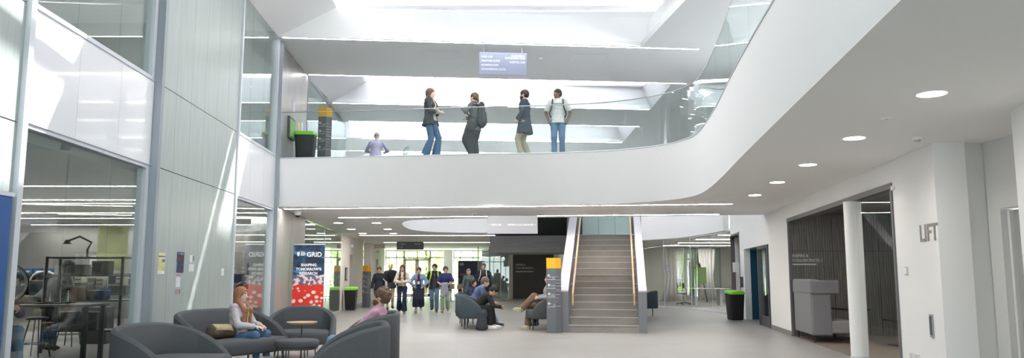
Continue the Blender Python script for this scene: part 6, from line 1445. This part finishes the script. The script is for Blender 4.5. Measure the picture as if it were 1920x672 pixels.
# left-hand lounge -----------------------------------------------------------------
def ex(D):
    S=D['S']; u,f,x=D['u'],D['f'],D['x']
    mk('vest',*([lambda:0][:0]),) if 0 else None
figure('person','red-haired woman in a lilac vest and jeans sitting on the sofa by the wall',(-3.93,11.28,0),R(74),1.60,.0075,None,female=True,skn='pale',**sit(.37,lean=3,hyaw=4,hpitch=0,hands=((.10,-.34,.645),(-.06,-.36,.635)),feet=((.11,-.46,.09),(-.08,-.42,.09)),elbow=((.7,.6,-.5),(-.7,.6,-.5)),curl=.55,
   palm=(V3(-.2,0,-1),V3(.2,0,-1)),hdir=(V3(-.3,-1,-.1),V3(.3,-1,-.1))),
  top=dict(m=cloth('pale_blouse',(.55,.53,.55)),armr=1.12,collar=True,crease=.006,bot=.03),jacket=dict(m=cloth('lilac_vest',(.50,.42,.50)),arm=.06,bot=.02,collar=False,name='vest',th=.020),legs=dict(kind='slim',m=JB,len=.90),shoes=dict(m=WSH,sole=SOLE,high=.05),
  hair=dict(s='long',c=(.36,.155,.07),len=.46,fwd=True,t=.014),extras=lambda D:[MB().tube(smoothcurve([tuple(p*D['S']) for p in (D['chest']+D['f']*.165-D['x']*.02+D['u']*.13,D['chest']+D['f']*.175-D['x']*.02-D['u']*.05,D['P']+D['f']*.19-D['x']*.08+D['u']*.10,D['P']-D['x']*.25+D['u']*.08)],5),.014,8).build('bag_strap',mat('tan_strap',(.45,.30,.15),.6),worn(D,'shoulder_strap','tan bag strap crossing the chest of the red-haired woman','strap'),smooth=True)])
e=empty('satchel',(-4.02,10.90,.44),R(66),'brown and tan satchel lying on the sofa beside the red-haired woman','bag')
LTH=cloth('satchel_brown',(.085,.06,.045)); LTT=cloth('satchel_tan',(.42,.34,.19),noise=.35,nscale=14)
mk('bag_body',[cap((-.17,0,.07),(.17,0,.07),.085,.085,.04,sq=(V3(0,0,1),.85)),cap((-.16,0,.13),(.15,0,.12),.07,.06,.04)],.0085,LTH,e,crease=.004,cuts=[lambda G:-(G[...,2]-.003)])
mk('flap',[cap((-.15,-.0,.165),(.13,-.0,.155),.060,.05,.03,sq=(V3(0,0,1),.6)),cap((-.14,-.055,.13),(.12,-.055,.12),.035,.03,.03)],.0085,LTT,e,crease=.005)
MB().tube(smoothcurve([(-.24,0,.05),(-.20,-.06,.11),(-.05,-.09,.12),(.12,-.09,.10),(.25,0,.06)],5),.008,8).build('zip_piping',LTT,e,smooth=True)
figure('person','bearded man with curly brown hair and a pink shirt in the grey sofa',(-1.88,10.30,0),R(-98),1.74,.0075,None,skn='light',**sit(.29,lean=-17,hyaw=-2,hands=((.15,-.30,.52),(-.15,-.30,.52)),feet=((.14,-.60,.09),(-.14,-.56,.09)),knee=((.3,-.5,1),(-.3,-.5,1))),
  top=dict(m=cloth('pink_shirt',(.62,.36,.46),noise=.05),th=.018,collar=True,crease=.006),legs=dict(kind='straight',m=JL),shoes=dict(m=DSH,sole=SOLE),hair=dict(s='curly',c=(.13,.075,.04),t=.016),beard=.008)
# lab --------------------------------------------------------------------------------
figure('person','person in a dusty purple jumper sitting at the near lab bench behind glass',(-6.45,9.55,0),R(70),1.72,.012,'people working in the lab',**sit(.56,lean=22,hands=((.10,-.50,.92),(-.10,-.48,.92)),feet=((.14,-.5,.22),(-.12,-.36,.20))),
  top=dict(m=cloth('dusty_purple',(.16,.10,.15)),th=.02),legs=dict(kind='straight',m=JW),shoes=dict(m=DSH),hair=dict(s='short',c=(.04,.03,.02)))
copy_tree([o for o in bpy.data.objects if o.name=='lab_stool'][0],None,(-6.45,9.55,0),0,'black lab stool under the person in purple').scale=(1,1,.86)
figure('person','person in a grey hooded top bending over the middle lab bench behind the glass',(-8.2,13.9,0),R(150),1.72,.014,'people working in the lab',lean=35,hip=(0,.05,.93),hands=((.15,-.55,1.0),(-.15,-.5,1.0)),
  top=dict(m=cloth('grey_hoodie',(.20,.21,.23)),th=.03,bot=.1),legs=dict(kind='straight',m=BLK),shoes=dict(m=DSH),hair=dict(s='short',c=(.03,.02,.02)))
figure('person','dark-haired person in black seen from behind at the middle lab bench',(-9.9,14.0,0),R(170),1.70,.014,'people working in the lab',lean=20,hip=(0,.03,.93),hands=((.15,-.5,1.05),(-.15,-.5,1.05)),
  top=dict(m=cloth('dark_grey_knit',(.05,.05,.055)),th=.025,bot=.1),legs=dict(kind='straight',m=BLK),shoes=dict(m=DSH),hair=dict(s='bob',c=(.02,.015,.012)))
# ---------------------------------------------------------------- camera, sky, lights
cam=bpy.data.cameras.new('camera'); co=bpy.data.objects.new('camera',cam); COL.objects.link(co)
cam.sensor_width=36; cam.lens=36*1455/1920; cam.clip_end=300; cam.clip_start=.05
co.location=(0,0,1.3); co.rotation_euler=(math.pi/2+math.atan(181/1455),0,0)
SC.camera=co
w=bpy.data.worlds.new('sky'); SC.world=w; w.use_nodes=True
bg=w.node_tree.nodes['Background']; bg.inputs[0].default_value=(.93,.965,1,1); bg.inputs[1].default_value=WORLD
sun=bpy.data.lights.new('sun','SUN'); sun.energy=SUNE; sun.angle=R(1.2); sun.color=(1,.97,.93)
so=bpy.data.objects.new('sun',sun); COL.objects.link(so)
so.rotation_euler=Vector((-.5,-.58,-1)).to_track_quat('-Z','Y').to_euler()
def portal(loc,size,rot=(0,0,0)):
    l=bpy.data.lights.new('skylight_portal','AREA'); l.shape='RECTANGLE'; l.size,l.size_y=size; l.cycles.is_portal=True
    o=bpy.data.objects.new('skylight_portal',l); COL.objects.link(o); o.location=loc; o.rotation_euler=rot
for p_ in PORTALS: portal(*p_)
SC.view_settings.view_transform='Standard'; SC.view_settings.look='None'; SC.view_settings.gamma=1; SC.view_settings.use_curve_mapping=False
SC.view_settings.exposure=EXPO
cy=SC.cycles
cy.use_denoising=True; cy.denoiser='OPENIMAGEDENOISE'
cy.max_bounces=10; cy.diffuse_bounces=6; cy.glossy_bounces=4; cy.transparent_max_bounces=40; cy.transmission_bounces=8
cy.sample_clamp_indirect=8; cy.caustics_reflective=False; cy.caustics_refractive=False
